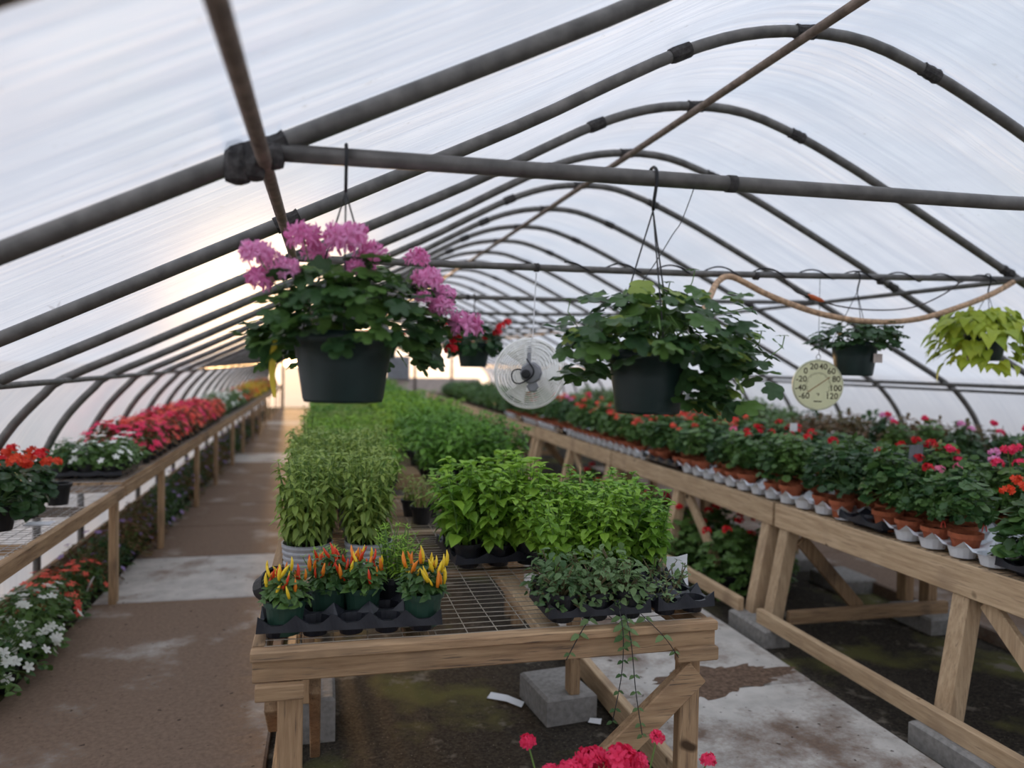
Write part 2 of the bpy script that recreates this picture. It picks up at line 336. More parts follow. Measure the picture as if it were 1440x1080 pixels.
endwall(YB, 'wall_front'); wb = endwall(YF, 'wall_back', (-1.30, -.15, 2.05))
for x in (-1.33, -.12, .7, 1.92, 3.1, 4.4):
    zt = 2.05 if x < 0 else 2.45
    MB().board((x, YF - .06, -.05), (x, YF - .06, zt), .09, .05, (1, 0, 0)).build('stud', 'wood_z', wb)
MB().board((-1.4, YF - .06, 2.08), (5.3, YF - .06, 2.08), .1, .05, (0, 0, 1)).build('header', 'wood_x', wb)
MB().board((-.1, YF - .07, .5), (5.4, YF - .07, .5), 1.0, .03, (0, 0, 1)).build('kick_board', 'panel_wall', wb)
d1 = struct(MB().box(1.05, 1.85, YF - .14, YF - .10, 0, 2.0).build('door_1', 'panel_wall'))
MB().board((1.15, YF - .15, 1.0), (1.15, YF - .15, 1.12), .03, .03, (1, 0, 0)).build('door_handle', 'steel_grey', d1)
vf = thing('exhaust_fan', 'grey louvred fan box on the far end wall', 'fan', (2.5, YF - .15, 1.2))
MB().box(2.1, 2.9, YF - .25, YF - .08, .95, 1.75).build('housing', 'steel_grey', vf)
for i in range(6): MB().board((2.14, YF - .26, 1.02 + i * .13), (2.86, YF - .26, 1.02 + i * .13), .1, .012, (0, .4, 1)).build('louvre', 'motor', vf)
# baseboards along the walls
for nm, x in (('baseboard_left', CX - 3.74), ('baseboard_right', CX + 3.88)):
    struct(MB().board((x, YB, .04), (x, YF, .04), .22, .035, (0, 0, 1)).build(nm, 'wood_y'))
# ground
def plane(x0, x1, y0, y1, z, nx=1, ny=1):
    b = MB(); b.add([(x0 + (x1 - x0) * i / nx, y0 + (y1 - y0) * k / ny, z) for k in range(ny + 1) for i in range(nx + 1)], [(k * (nx + 1) + i, k * (nx + 1) + i + 1, (k + 1) * (nx + 1) + i + 1, (k + 1) * (nx + 1) + i) for k in range(ny) for i in range(nx)]); return b
floor = struct(plane(-1.95, 5.95, YB, YF, -.045).build('floor', 'ground_soil'))
go = MB(); go.add([(-150, -150, -.12), (150, -150, -.12), (150, 190, -.12), (-150, 190, -.12)], [(0, 1, 2, 3)]); struct(go.build('outside_ground', 'outside_grass'))
def slab(x0, x1, y0, y1, m, z=0.0):
    b = MB(); g = .006; q = .01
    x0 += g; x1 -= g; y0 += g; y1 -= g
    b.add([(x0, y0, -.06), (x1, y0, -.06), (x1, y1, -.06), (x0, y1, -.06), (x0, y0, z - q), (x1, y0, z - q), (x1, y1, z - q), (x0, y1, z - q), (x0 + q, y0 + q, z), (x1 - q, y0 + q, z), (x1 - q, y1 - q, z), (x0 + q, y1 - q, z)],
          [(0, 1, 5, 4), (1, 2, 6, 5), (2, 3, 7, 6), (3, 0, 4, 7), (4, 5, 9, 8), (5, 6, 10, 9), (6, 7, 11, 10), (7, 4, 8, 11), (8, 9, 10, 11)])
    return b.build('slab', m, floor)
slab(-1.44, -.20, -1.2, 2.0, 'concrete_dirty'); slab(-1.44, -.20, 2.0, 5.39, 'concrete_dirty'); slab(-1.44, -.20, 5.39, 6.56, 'concrete_clean')
ms = ['concrete_dirty', 'concrete_mid', 'concrete_dirty', 'concrete_mid', 'concrete_mid', 'concrete_clean']
y = 6.56; i = 0
while y < 24.5: slab(-1.44, -.24, y, y + 1.16, ms[i % 6]); y += 1.16; i += 1
for i, (a, b) in enumerate(((-1.2, 1.0), (1.0, 3.42), (3.42, 5.8), (5.8, 8.2), (8.2, 10.6), (10.6, 13.), (13, 15.4))): slab(1.37, 2.46, a, b, 'concrete_aisle')
for i in range(7): slab(3.93, 4.72, 1.6 + i * 1.35, 1.6 + (i + 1) * 1.35, 'concrete_mid', .04)
dp = MB(); rd = random.Random(9); nn = 90        # heap of spilt soil on the aisle slab
vs = [(1.98, 3.52, .008)]
for ringi, (rr_, hz) in enumerate(((.4, .007), (.8, .004), (1.0, .0005))):
    for k in range(nn):
        a = 2 * PI * k / nn; q = rr_ * (1 + .16 * math.sin(3 * a + 1) + .12 * math.sin(7 * a) + .07 * math.sin(16 * a + 2) + .05 * math.sin(a * 29)); vs.append((1.98 + .36 * q * math.cos(a) + .1 * q * math.sin(a), 3.52 + .17 * q * math.sin(a), hz))
fs = [(0, 1 + k, 1 + (k + 1) % nn) for k in range(nn)] + [(1 + r * nn + k, 1 + (r + 1) * nn + k, 1 + (r + 1) * nn + (k + 1) % nn, 1 + r * nn + (k + 1) % nn) for r in range(2) for k in range(nn)]
dp.add(vs, fs); tag(dp.build('soil_spill', 'soil_brown', None, True), 'thin patch of brown soil spilt on the pale aisle slab', 'soil')

# ------------------------------------------------------------ benches and tables
def wire_mesh(t, x0, x1, y0, y1, z, px, py, m='wire_metal', r=.0016):
    b = MB(); rr = random.Random(2); x = x0
    while x <= x1 + 1e-6:
        b.tube([(x + rr.uniform(-.006, .006), y0 + (y1 - y0) * i / 6, z + rr.uniform(-.003, .002)) for i in range(7)], r, 4, False); x += px
    y = y0
    while y <= y1 + 1e-6:
        b.tube([(x0 + (x1 - x0) * i / 5, y + rr.uniform(-.006, .006), z + .003 + rr.uniform(-.003, .002)) for i in range(6)], r, 4, False); y += py
    return b.build('wire_mesh', m, t)
def block(loc, sx, sy, sz, label, grp=None, rz=0):
    b = MB(); q = .012
    b.add([(x * (sx / 2 - (q if k == 2 else 0)), y_ * (sy / 2 - (q if k == 2 else 0)), z) for k, z in ((0, 0), (1, sz - q), (2, sz)) for x, y_ in ((-1, -1), (1, -1), (1, 1), (-1, 1))],
          [(3, 2, 1, 0), (8, 9, 10, 11)] + [(r * 4 + i, r * 4 + (i + 1) % 4, r * 4 + 4 + (i + 1) % 4, r * 4 + 4 + i) for r in range(2) for i in range(4)])
    o = b.build('concrete_block', 'block'); o.location = loc; o.rotation_euler[2] = rz; tag(o, label, 'block', grp); return o
def center_table(y0, y1, label, group=None, full=True):
    x0, x1 = -.19, 1.27; T = .75; t = thing('plant_table', label, 'table', ((x0 + x1) / 2, y0, 0), group)
    B = lambda nm, p, q, wd, th, sd, m: MB().board(p, q, wd, th, sd).build(nm, m, t)
    B('front_board', (x0, y0 + .02, T - .052), (x1, y0 + .02, T - .052), .068, .038, (0, 0, 1), 'wood_x')
    B('top_strip', (x0 - .005, y0 + .012, T - .006), (x1 + .003, y0 + .012, T - .006), .05, .03, (0, 1, 0), 'wood_x')
    B('back_board', (x0, y1 - .02, T - .045), (x1, y1 - .02, T - .045), .09, .038, (0, 0, 1), 'wood_x')
    for x in (x0 + .02, x1 - .02): B('side_board', (x, y0 + .045, T - .045), (x, y1 - .045, T - .045), .088, .038, (0, 0, 1), 'wood_y')
    for x in (x0 + .015, x1 - .03): B('top_strip', (x, y0 + .04, T + .004), (x, y1 - .01, T + .004), .04, .014, (1, 0, 0), 'wood_y')
    for x in (.30, .735): B('joist', (x, y0 + .045, T - .04), (x, y1 - .045, T - .04), .075, .04, (1, 0, 0), 'pale_y' if x > .5 else 'wood_y')
    for yy in (y0 + .78, y0 + 1.55): B('cross_slat', (x0 + .045, yy, T - .012), (x1 - .045, yy, T - .012), .045, .02, (0, 1, 0), 'pale_x')
    if full:
        B('end_block', (x0 + .01, y0 - .014, T - .107), (x0 + .145, y0 - .014, T - .107), .045, .03, (0, 0, 1), 'wood_x')
        B('end_block', (x1 - .145, y0 - .014, T - .092), (x1 - .002, y0 - .014, T - .092), .045, .03, (0, 0, 1), 'wood_x')
    wire_mesh(t, x0 + .03, x1 - .04, y0 + .03, y1 - .03, T + .008, .1, .046)
    for x in (x0 + .105, x1 - .075):
        for yy in (y0 + .045, y1 - .07): B('leg', (x, yy, -.045), (x, yy, T - .09), .072, .045, (1, 0, 0), 'wood_z')
    if full:
        for x in (x0 + .14, x1 - .135): B('leg', (x, y0 + 1.06, .145 if x < .5 else .08), (x, y0 + 1.06, T - .09), .05, .075, (1, 0, 0), 'wood_z')
        B('diagonal_brace', (x1 - .065, y0 + .005, T - .155), (x1 - .72, y0 + .005, .02), .09, .04, (1, 0, -1), 'wood_x')
        B('diagonal_brace', (x0 + .15, y0 + .09, .32), (x0 + .62, y0 + .09, .0), .075, .035, (1, 0, 1), 'wood_x')
        B('knee_brace', (x0 + .175, y0 + .10, T - .13), (x0 + .175, y0 + .5, .22), .08, .035, (0, 1, 1), 'wood_z')
        B('knee_brace', (x0 + .05, y0 + .07, T - .17), (x0 + .05, y0 + .26, T - .32), .06, .04, (0, 1, 1), 'wood_z')
        B('bottom_rail', (x1 + .06, y0 + .05, .03), (x1 + .06, y0 + 1.75, .03), .11, .045, (0, 0, 1), 'pale_y')
        B('bottom_rail', (x0 + .04, y0 + .1, .02), (x0 + .04, y1 - .1, .02), .09, .045, (0, 0, 1), 'wood_y')
    return t
center_table(2.29, 4.70, 'wooden table topped with wire mesh holding the pepper plants')
yy = 4.76; n = 0
while yy < 21:
    center_table(yy, yy + 2.36, 'wooden mesh table of green herbs, %s behind the pepper plant table' % ORD[n], None, False); yy += 2.42; n += 1
block((-.03, 3.50, -.045), .19, .30, .19, 'concrete block under the table leg beside the brown path')
block((1.10, 3.47, -.045), .25, .34, .125, 'concrete block under the table leg beside the pale aisle', None, .12)
def right_bench(y0, y1, label, group=None, x0=2.74, x1=3.88, legs=True, brace=True):
    T = .75; t = thing('plant_bench', label, 'bench', (x0, y0, 0), group); zb = .0
    B = lambda nm, p, q, wd, th, sd, m: MB().board(p, q, wd, th, sd).build(nm, m, t)
    B('front_board', (x0 + .02, y0, T - .07), (x0 + .02, y1, T - .07), .145, .04, (0, 0, 1), 'pale_y')
    B('back_board', (x1 - .02, y0, T - .07), (x1 - .02, y1, T - .07), .14, .04, (0, 0, 1), 'wood_y')
    for i in range(4):
        yy = y0 + .03 + (y1 - y0 - .06) * i / 3; B('joist', (x0 + .04, yy, T - .06), (x1 - .04, yy, T - .06), .09, .04, (0, 0, 1), 'wood_x')
    for i in range(7):
        xx = x0 + .10 + (x1 - x0 - .2) * i / 6; B('slat', (xx, y0 + .01, T - .012), (xx, y1 - .01, T - .012), .07, .018, (1, 0, 0), 'pale_y')
    wire_mesh(t, x0 + .01, x1 - .02, y0, y1, T + .003, .1, .05, 'wire_dark', .0013)
    for yy in ((y0 + .09, (y0 + y1) / 2 - .02, y1 - .08) if legs else (y0 + .08, y1 - .08)):
        B('leg', (x0 - .09, yy - .05, .02), (x0 + .055, yy, T - .145), .09, .085, (0, 1, 0), 'pale_z')
        B('leg', (x1 - .06, yy, .05), (x1 - .06, yy, T - .14), .085, .07, (0, 1, 0), 'wood_z')
    B('bottom_rail', (x0 - .165, y0 + .06, .10), (x0 - .165, y1 - .12, .10), .085, .042, (0, 0, 1), 'pale_y')
    if brace:
        B('cross_rail', (x0, y1 - .17, .09), (x1, y1 - .17, .09), .08, .04, (0, 0, 1), 'wood_x')
        B('diagonal_brace', (x0 + .10, y1 - .13, T - .2), (x0 + .52, y1 - .13, .11), .08, .035, (1, 0, 1), 'wood_z')
        B('diagonal_brace', (x0 + .06, (y0 + y1) / 2 - .12, T - .15), (x0 + .06, (y0 + y1) / 2 - .62, .16), .08, .035, (0, 1, 1), 'pale_z')
    return t
right_bench(1.42, 4.24, 'pale timber bench with terracotta pots in white trays')
right_bench(4.27, 7.05, 'weathered timber bench joined behind the pale bench of terracotta pots')
yy = 7.08; n = 0
while yy < 19: right_bench(yy, yy + 2.75, 'blurred timber bench, %s beyond the weathered joined bench' % ORD[n], None, brace=True); yy += 2.78; n += 1
yy = 2.6
while yy < 16: right_bench(yy, yy + 2.75, 'timber bench against the wall behind the geranium benches', 'wall benches', 4.8, 5.66, True, False); yy += 2.78
for i, y_ in enumerate((4.17, 2.62, 5.62, 6.95)): block((2.60, y_, -.05), .16, .42, .11, ['low concrete block under the joint of the two timber benches', 'low concrete block under the pale bench rail', 'low concrete block under the weathered bench', 'low concrete block under the weathered bench'][i], 'blocks under weathered bench' if i > 1 else None)
for i, y_ in enumerate((5.0, 5.62, 6.95, 4.15, 2.85)): block((3.82, y_, -.045), .30, .38, .10, 'flat concrete block under the back legs of the benches', 'back leg blocks')
def left_bench(y0, y1, label, group, solid):
    x0, x1, T = -1.82, -1.27, .75
    t = thing('plant_bench', label, 'bench', (x1, y0, 0), group)
    B = lambda nm, p, q, wd, th, sd, m: MB().board(p, q, wd, th, sd).build(nm, m, t)
    B('front_rail', (x1, y0, T - .04), (x1, y1, T - .04), .075, .04, (0, 0, 1), 'wood_y')
    B('back_rail', (x0 + .03, y0, T - .04), (x0 + .03, y1, T - .04), .075, .04, (0, 0, 1), 'wood_y')
    yy = y0 + .05
    while yy < y1: B('joist', (x0 + .05, yy, T - .03), (x1 - .02, yy, T - .03), .05, .035, (0, 0, 1), 'wood_x'); yy += .9
    if solid:
        for i in range(4): B('plank', (x0 + .08 + i * .135, y0, T + .005), (x0 + .08 + i * .135, y1, T + .005), .12, .018, (1, 0, 0), 'wood_y')
    wire_mesh(t, x0 + .03, x1, y0, y1, T + (.018 if solid else .004), .05, .05, 'wire_galv', .0017)
    yy = y1 - .05
    while yy > y0 + (.2 if solid else 2.2):
        B('leg', (x1 - .035, yy - .02, -.045), (x1 - .035, yy - .02, T - .08), .05, .04, (0, 1, 0), 'wood_z')
        B('leg', (x1 - .035, yy + .03, -.045), (x1 - .035, yy + .03, T - .08), .05, .04, (0, 1, 0), 'pale_z'); yy -= 1.85
    return t
left_bench(2.0, 5.45, 'narrow mesh bench by the path holding the red geranium', None, False)
yy = 5.5; n = 0
while yy < 23: left_bench(yy, yy + 3.3, 'narrow plank bench by the path under the white flower tray' if n == 0 else 'narrow plank bench, %s beyond the mesh bench along the path' % ORD[n], None, True); yy += 3.35; n += 1

# ------------------------------------------------------------ plant templates
def tpl_ovate(wd=.3, droop=.25, fold=.12):
    xs = (0, .3, .65, 1); ws = (0, wd, wd * .85, 0); vs = []
    for x, w_ in zip(xs, ws): vs += [(x, 0, -droop * x * x)] if w_ == 0 else [(x, -w_, fold * w_ * 2 - droop * x * x), (x, 0, -droop * x * x), (x, w_, fold * w_ * 2 - droop * x * x)]
    return vs, [(0, 2, 1), (0, 3, 2), (1, 2, 5, 4), (2, 3, 6, 5), (4, 5, 7), (5, 6, 7)]
def tpl_round(n=13, lob=.1, cup=.12, seed=1):
    r_ = random.Random(seed); vs = [(.42, 0, -.04)]
    for k in range(n):
        a = PI + .28 + (2 * PI - .56) * k / (n - 1); r = .5 * (1 + lob * math.cos(k * PI)) * r_.uniform(.94, 1.05)
        vs.append((.45 + r * math.cos(a), r * math.sin(a), cup * r_.uniform(.2, 1) - .06 * abs(math.sin(a)) - .1 * max(0, math.cos(a))))
    fs = [(0, k, k + 1) for k in range(1, n)] + [(0, n, 1)]
    return vs, fs
def tpl_lobed(seed=1, lobes=5, deep=.34, cup=.1):
    r_ = random.Random(seed); n = lobes * 4 + 1; vs = [(.40, 0, .0)]
    for k in range(n):
        a = PI + .3 + (2 * PI - .6) * k / (n - 1); ph = (k % 4)
        r = .55 * ((1, .93, 1 - deep, .93)[(ph + 2) % 4]) * r_.uniform(.95, 1.04)
        vs.append((.42 + r * math.cos(a), r * math.sin(a), cup * (.9 if ph == 0 else .2) * r_.uniform(.4, 1.1) - .22 * r * r))
    return vs, [(0, k, k + 1) for k in range(1, n)] + [(0, n, 1)]
def tpl_heart(seed=1, droop=.35):
    pts = [(0, 0), (-.12, .2), (-.05, .36), (.2, .42), (.5, .3), (.78, .13), (1, 0)]
    vs = [(x, -y_, .10 * y_ * 2 - droop * x * abs(x)) for x, y_ in pts] + [(x, y_, .10 * y_ * 2 - droop * x * abs(x)) for x, y_ in pts[1:-1]] + [(.3, 0, -.02), (.65, 0, -droop * .4)]
    return vs, [(0, 11 + 1, 1) if 0 else (0, 12, 1), (1, 12, 2), (2, 12, 3), (3, 12, 13), (3, 13, 4), (4, 13, 5), (5, 13, 6), (0, 7, 12), (7, 8, 12), (8, 9, 12), (9, 13, 12), (9, 10, 13), (10, 11, 13), (11, 6, 13)]
T_OV, T_LANCE, T_ROUND, T_LOBE, T_HEART = tpl_ovate(.3), tpl_ovate(.13, .35), [tpl_round(9, .06, .14, i) for i in range(3)], [tpl_lobed(i) for i in range(4)], tpl_heart()
T_PET = ([(0, 0, 0), (.5, -.32, .06), (1, -.2, -.02), (1, .2, -.02), (.5, .32, .06)], [(0, 1, 2, 3, 4)])
T_PETN = ([(0, 0, 0), (.5, -.17, .05), (1, -.1, -.05), (1.05, .1, -.05), (.5, .17, .05)], [(0, 1, 2, 3, 4)])
def sph(r_, lo=0.0):
    z = r_.uniform(lo, 1); a = r_.uniform(0, 2 * PI); q = math.sqrt(max(0, 1 - z * z)); return Vector((q * math.cos(a), q * math.sin(a), z))
def mound(seed, n, Rr, H, z0, tp, size, lo=-.1, stemcol=None, inner=.55):
    r_ = random.Random(seed); b = MB(); st = MB()
    for i in range(n):
        d = sph(r_, lo); k = r_.uniform(inner, 1) ** .7
        p = Vector((d.x * Rr * k, d.y * Rr * k, z0 + d.z * H * k)); out = Vector((d.x, d.y, 0)); out = out.normalized() if out.length > .05 else Vector((1, 0, 0))
        ld = out * r_.uniform(.3, 1) + Vector((r_.uniform(-.7, .7), r_.uniform(-.7, .7), r_.uniform(-.45, .3)))
        nrm = Vector((d.x * .8, d.y * .8, .6 + d.z)) + Vector((r_.uniform(-.35, .35), r_.uniform(-.35, .35), 0))
        t = tp[r_.randrange(len(tp))] if isinstance(tp, list) else tp
        s_ = size * r_.uniform(.6, 1.15); b.leaf(t, p - ld.normalized() * s_ * .4, ld, nrm, s_)
        if i % 4 == 0: st.tube([(0, 0, z0 - .02), (p.x * .5, p.y * .5, z0 + (p.z - z0) * .6), p], .0022, 4, False)
    return b, st
def stemmy(seed, ns, H, Rr, z0, tp, size, node=.035, per=2, lean=.35, droop=.1, topsz=.6):
    r_ = random.Random(seed); b = MB(); st = MB()
    for s_ in range(ns):
        a = r_.uniform(0, 2 * PI); q = Rr * math.sqrt(r_.uniform(0, 1)); base = Vector((q * math.cos(a) * .7, q * math.sin(a) * .7, z0))
        h = H * r_.uniform(.72, 1.05); ln = Vector((math.cos(a), math.sin(a), 0)) * lean * q + Vector((r_.uniform(-.04, .04), r_.uniform(-.04, .04), 0)); tip = base + ln + Vector((0, 0, h))
        mid = (base + tip) / 2 - ln * .15; st.tube([base, mid, tip], [.003, .0025, .0015], 4, False)
        nn = max(3, int(h / node)); ph = r_.uniform(0, PI)
        for i in range(nn):
            t = (i + 1) / nn; p = base.lerp(tip, t) + (-ln * .15 * 4 * t * (1 - t) * .5)
            if t < .15: continue
            for k in range(per):
                an = ph + i * 1.57 + k * 2 * PI / per + r_.uniform(-.4, .4); sz = size * r_.uniform(.65, 1.15) * (1 if t < .75 else topsz)
                ld = Vector((math.cos(an), math.sin(an), r_.uniform(-.5, .5) - droop + (t - .5) * .6)); b.leaf(tp, p, ld, (r_.uniform(-.3, .3), r_.uniform(-.3, .3), 1), sz)
        for k in range(3): an = r_.uniform(0, 2 * PI); b.leaf(tp, tip, (math.cos(an), math.sin(an), .7), (0, 0, 1), size * topsz * .8)
    return b, st
def umbel(seed, r, n, mat, tp=T_PET, psz=.42, flat=.75):
    r_ = random.Random(seed); b = MB()
    for i in range(n):
        d = sph(r_, -.35); p = Vector((d.x * r, d.y * r, d.z * r * flat)) * r_.uniform(.55, .95); a0 = r_.uniform(0, 2 * PI); x = d.orthogonal().normalized(); y_ = d.cross(x)
        for k in range(5):
            a = a0 + k * 2 * PI / 5; b.leaf(tp, p, x * math.cos(a) + y_ * math.sin(a) + d * r_.uniform(.1, .6), d, r * psz * r_.uniform(.8, 1.2))
    return b.mesh('flower_head', mat)
def pot_mesh(rt, rb, h, mat, rim=.006, rimh=.02, n=20, ribs=0):
    b = MB(); pr = [(rb, 0), (rb + (rt - rb) * .5, h * .5), (rt - .002, h - rimh), (rt + rim, h - rimh), (rt + rim + .001, h), (rt - .003, h), (rt - .006, h - .02), (rt * .92, h - .025)]
    if ribs:
        pr = [(rb, 0)]
        for i in range(ribs): z = h * (i + .2) / ribs; q = rb + (rt - rb) * z / h; pr += [(q, z), (q + .003, z + h * .25 / ribs), (q + .003, z + h * .5 / ribs), (q, z + h * .7 / ribs)]
        pr += [(rt + rim, h), (rt - .004, h), (rt * .92, h - .02)]
    b.lathe(pr, n, (0, 0, 0), True, False); return b.mesh('pot', mat, False)
def soil_mesh(r, z): 
    b = MB(); rr_ = random.Random(1); n = 14; b.add([(0, 0, z + .006)] + [(q * r * math.cos(2 * PI * k / n), q * r * math.sin(2 * PI * k / n), z + rr_.uniform(-.002, .006)) for q in (.55, 1) for k in range(n)], [(0, 1 + k, 1 + (k + 1) % n) for k in range(n)] + [(1 + k, 1 + n + k, 1 + n + (k + 1) % n, 1 + (k + 1) % n) for k in range(n)]); return b.mesh('soil', 'soil')
def tray_mesh(nx, ny, pitch, h, depth, mat, peak=.02, rcell=.44, mid=0.0, skirt=True, pk=.35):
    b = MB(); n = 16
    for i in range(nx):
        for k in range(ny):
            cx, cy = (i - (nx - 1) / 2) * pitch, (k - (ny - 1) / 2) * pitch; sq = []; ci = []; bo = []
            for q in range(n):
                a = 2 * PI * q / n; ca, sa = math.cos(a), math.sin(a); mxx = max(abs(ca), abs(sa)); dg = min(abs(ca), abs(sa)) / mxx
                sq.append((cx + ca / mxx * pitch / 2, cy + sa / mxx * pitch / 2, h + mid + peak * max(0, dg - pk) / (1 - pk))); ci.append((cx + ca * pitch * rcell, cy + sa * pitch * rcell, h)); bo.append((cx + ca * pitch * rcell * .78, cy + sa * pitch * rcell * .78, h - depth))
            fs = []
            for q in range(n):
                e = (q + 1) % n; fs += [(q, e, n + e, n + q), (n + q, n + e, 2 * n + e, 2 * n + q)]
            fs.append(tuple(range(2 * n, 3 * n))); b.add(sq + ci + bo, fs)
    X, Y = nx * pitch / 2, ny * pitch / 2        # turned-down skirt with a thickness
    for (ax, ay, bx, by) in () if not skirt else ((-X, -Y, X, -Y), (X, -Y, X, Y), (X, Y, -X, Y), (-X, Y, -X, -Y)):
        m_ = (nx if ay == by else ny) * 8
        for q in range(m_):
            def pt(q_):
                f = q_ / m_; ph = abs(((q_ / 8.) % 1) - .5) * 2; return ax + (bx - ax) * f, ay + (by - ay) * f, h + mid + peak * max(0, ph - .35) / .65
            a, c = pt(q), pt(q + 1); lo = h - depth * .45; o = 1.02
            b.add([a, c, (c[0] * o, c[1] * o, lo), (a[0] * o, a[1] * o, lo)], [(0, 1, 2, 3)])
    return b.mesh('tray', mat)
def proto(name, label, cat, group, parts):
    t = thing(name, label, cat, (0, 0, -50), group)
    for nm, me, mtx, kd in parts:
        o = ob(nm, me, t, mtx)
        if kd: o['kind'] = kd
    return t
TR = lambda x, y_, z, rz=0, rx=0: Matrix.Translation((x, y_, z)) @ Matrix.Rotation(rz, 4, 'Z') @ Matrix.Rotation(rx, 4, 'X')

# ------------------------------------------------------------ geraniums in terracotta pots on the right benches
tpot, tsoil = pot_mesh(.064, .045, .095, 'terracotta', .005, .022), soil_mesh(.058, .075)
UM = {c: [umbel(i, .027, 16, 'petal_' + c, T_PET, .5) for i in range(2)] for c in ('red', 'coral', 'pink', 'rose', 'softpink', 'orange', 'white')}
gfol = []
for i in range(6):
    b, st = mound(40 + i, 150, .12, .155 + .025 * (i % 3), .19, [T_ROUND[0], T_ROUND[1], T_LOBE[0], T_LOBE[1]], .05, -.32); gfol.append((b.mesh('foliage', ('leaf_green', 'leaf_dark', 'leaf_green')[i % 3]), st.mesh('stems', 'stem')))
def stalk_mesh(h, lean, seed):
    return MB().tube([(0, 0, 0), (lean * .3, 0, h * .5), (lean, 0, h)], .002, 4, False).mesh('flower_stalk', 'stem')
def geranium_proto(i, colr, nf, tall, label, group, pot=tpot, potz=.0):
    r_ = random.Random(i * 7 + nf); parts = [('pot', pot, None, None), ('soil', tsoil, None, None), ('foliage', gfol[i % 6][0], None, 'stuff'), ('stems', gfol[i % 6][1], None, 'stuff')]
    for k in range(nf):
        a = r_.uniform(0, 2 * PI); q = r_.uniform(.02, .1); z = .27 + tall * r_.uniform(.4, 1)
        parts += [('flower_stalk', MB().tube([(q * .4 * math.cos(a), q * .4 * math.sin(a), .16), (q * .8 * math.cos(a), q * .8 * math.sin(a), z * .8), (q * math.cos(a), q * math.sin(a), z)], .002, 4, False).mesh('flower_stalk', 'stem'), None, None), ('flower_head', UM[colr][k % 2], TR(q * math.cos(a), q * math.sin(a), z, a), None)]
    return proto('potted_geranium', label, 'plant', group, parts)
GL = {'none': 'geranium without open flowers in a terracotta pot', 'red': 'geranium with dark red flowers in a terracotta pot', 'coral': 'geranium with coral orange flowers in a terracotta pot', 'pink': 'tall geranium with bright pink flower heads in a terracotta pot', 'softpink': 'geranium with soft pink flowers in a terracotta pot'}
GP = {'none': [geranium_proto(i, 'red', 0, 0, GL['none'], 'flowerless bench geraniums') for i in range(3)],
      'red': [geranium_proto(i, 'red', 1 + i % 2, .11, GL['red'], 'red bench geraniums') for i in range(4)],
      'coral': [geranium_proto(i, 'coral', 2 + i % 2, .1, GL['coral'], 'coral bench geraniums') for i in range(4)],
      'pink': [geranium_proto(i, 'pink' if i % 2 else 'rose', 2, .16, GL['pink'], 'pink bench geraniums') for i in range(3)],
      'softpink': [geranium_proto(i, 'softpink', 1, .1, GL['softpink'], 'soft pink bench geraniums') for i in range(2)]}
wtray = tray_mesh(3, 2, .165, .052, .05, 'tray_white', .035, .40, .004, False, .75); btray3 = tray_mesh(3, 2, .165, .05, .045, 'tray_black', .03, .36)
rg = random.Random(21); TZ = .756
for half in range(2):
    for q in range(29):
        y0 = 2.13 + q * .335; xc = 3.0 + half * .50
        black = (half == 0 and q in (0, 1, 4)) or rg.random() < .06
        o = ob('plant_tray', btray3 if black else wtray); o.location = (xc + rg.uniform(-.008, .008), y0, TZ); o.rotation_euler[2] = rg.uniform(-.02, .02)
        if black: tag(o, 'black plastic tray among the white trays of terracotta pots', 'tray', 'black bench trays')
        else: tag(o, 'white plastic tray holding terracotta pots on the timber benches', 'tray', 'white bench trays')
        for i in range(3):
            for k in range(2):
                x = xc + (i - 1) * .165; y = y0 + (k - .5) * .165
                front = half == 0 and i == 0
                if rg.random() < (.2 if front else .17 if y < 7.5 else .5): continue
                if half == 0 and y < 2.72: continue
                u = rg.random()
                if y < 3.5: c = 'red' if (u < .22 and x < 3.3) else 'pink' if (u < .5 and x > 3.25) else 'softpink' if u < .3 else 'none'
                elif y < 5.4: c = 'red' if u < .26 else 'softpink' if u < .31 else 'none'
                elif y < 8: c = 'coral' if u < .5 else 'red' if u < .56 else 'none'
                else: c = 'coral' if u < .3 else 'pink' if u < .36 else 'none'
                row = 'front row' if front else 'back row' if half and i == 2 else 'middle rows'; bn = 'pale timber bench' if y < 4.25 else 'weathered joined bench' if y < 7.06 else 'far timber benches'
                place(GP[c][rg.randrange(len(GP[c]))], (x + rg.uniform(-.008, .008), y + rg.uniform(-.008, .008), TZ + .011), rg.uniform(0, 6.28), rg.uniform(.92, 1.12), GL[c].replace(' in a terracotta pot', '') + ', terracotta pot, %s of %s' % (row, bn), '%s geraniums, %s, %s' % (c, row, bn))
# plants on the wall bench behind
gp = {}
for nm, lm, lab in (('bronze', 'leaf_bronze', 'bushy bronze leaved plant on the wall bench'), ('grey', 'leaf_grey', 'bushy grey green plant on the wall bench'), ('dark', 'leaf_dark', 'bushy dark green plant on the wall bench')):
    b, st = mound(70 + len(gp), 150, .2, .26, .14, T_OV, .075, -.2)
    gp[nm] = proto('potted_bush', lab, 'plant', nm + ' wall bench plants', [('pot', pot_mesh(.09, .06, .13, 'pot_black'), None, None), ('foliage', b.mesh('foliage', lm), None, 'stuff'), ('stems', st.mesh('stems', 'stem_brown'), None, 'stuff')])
rw = random.Random(5)
for q in range(32):
    y = 3.0 + q * .36
    for x in (5.0, 5.36):
        nm = 'dark' if y < 5 else 'bronze' if y < 7.6 else 'grey'
        if rw.random() < .15: nm = 'dark'
        place(gp[nm], (x + rw.uniform(-.03, .03), y, .757), rw.uniform(0, 6), rw.uniform(.85, 1.15))
b, st = mound(90, 120, .12, .15, .15, T_ROUND, .055, -.3)
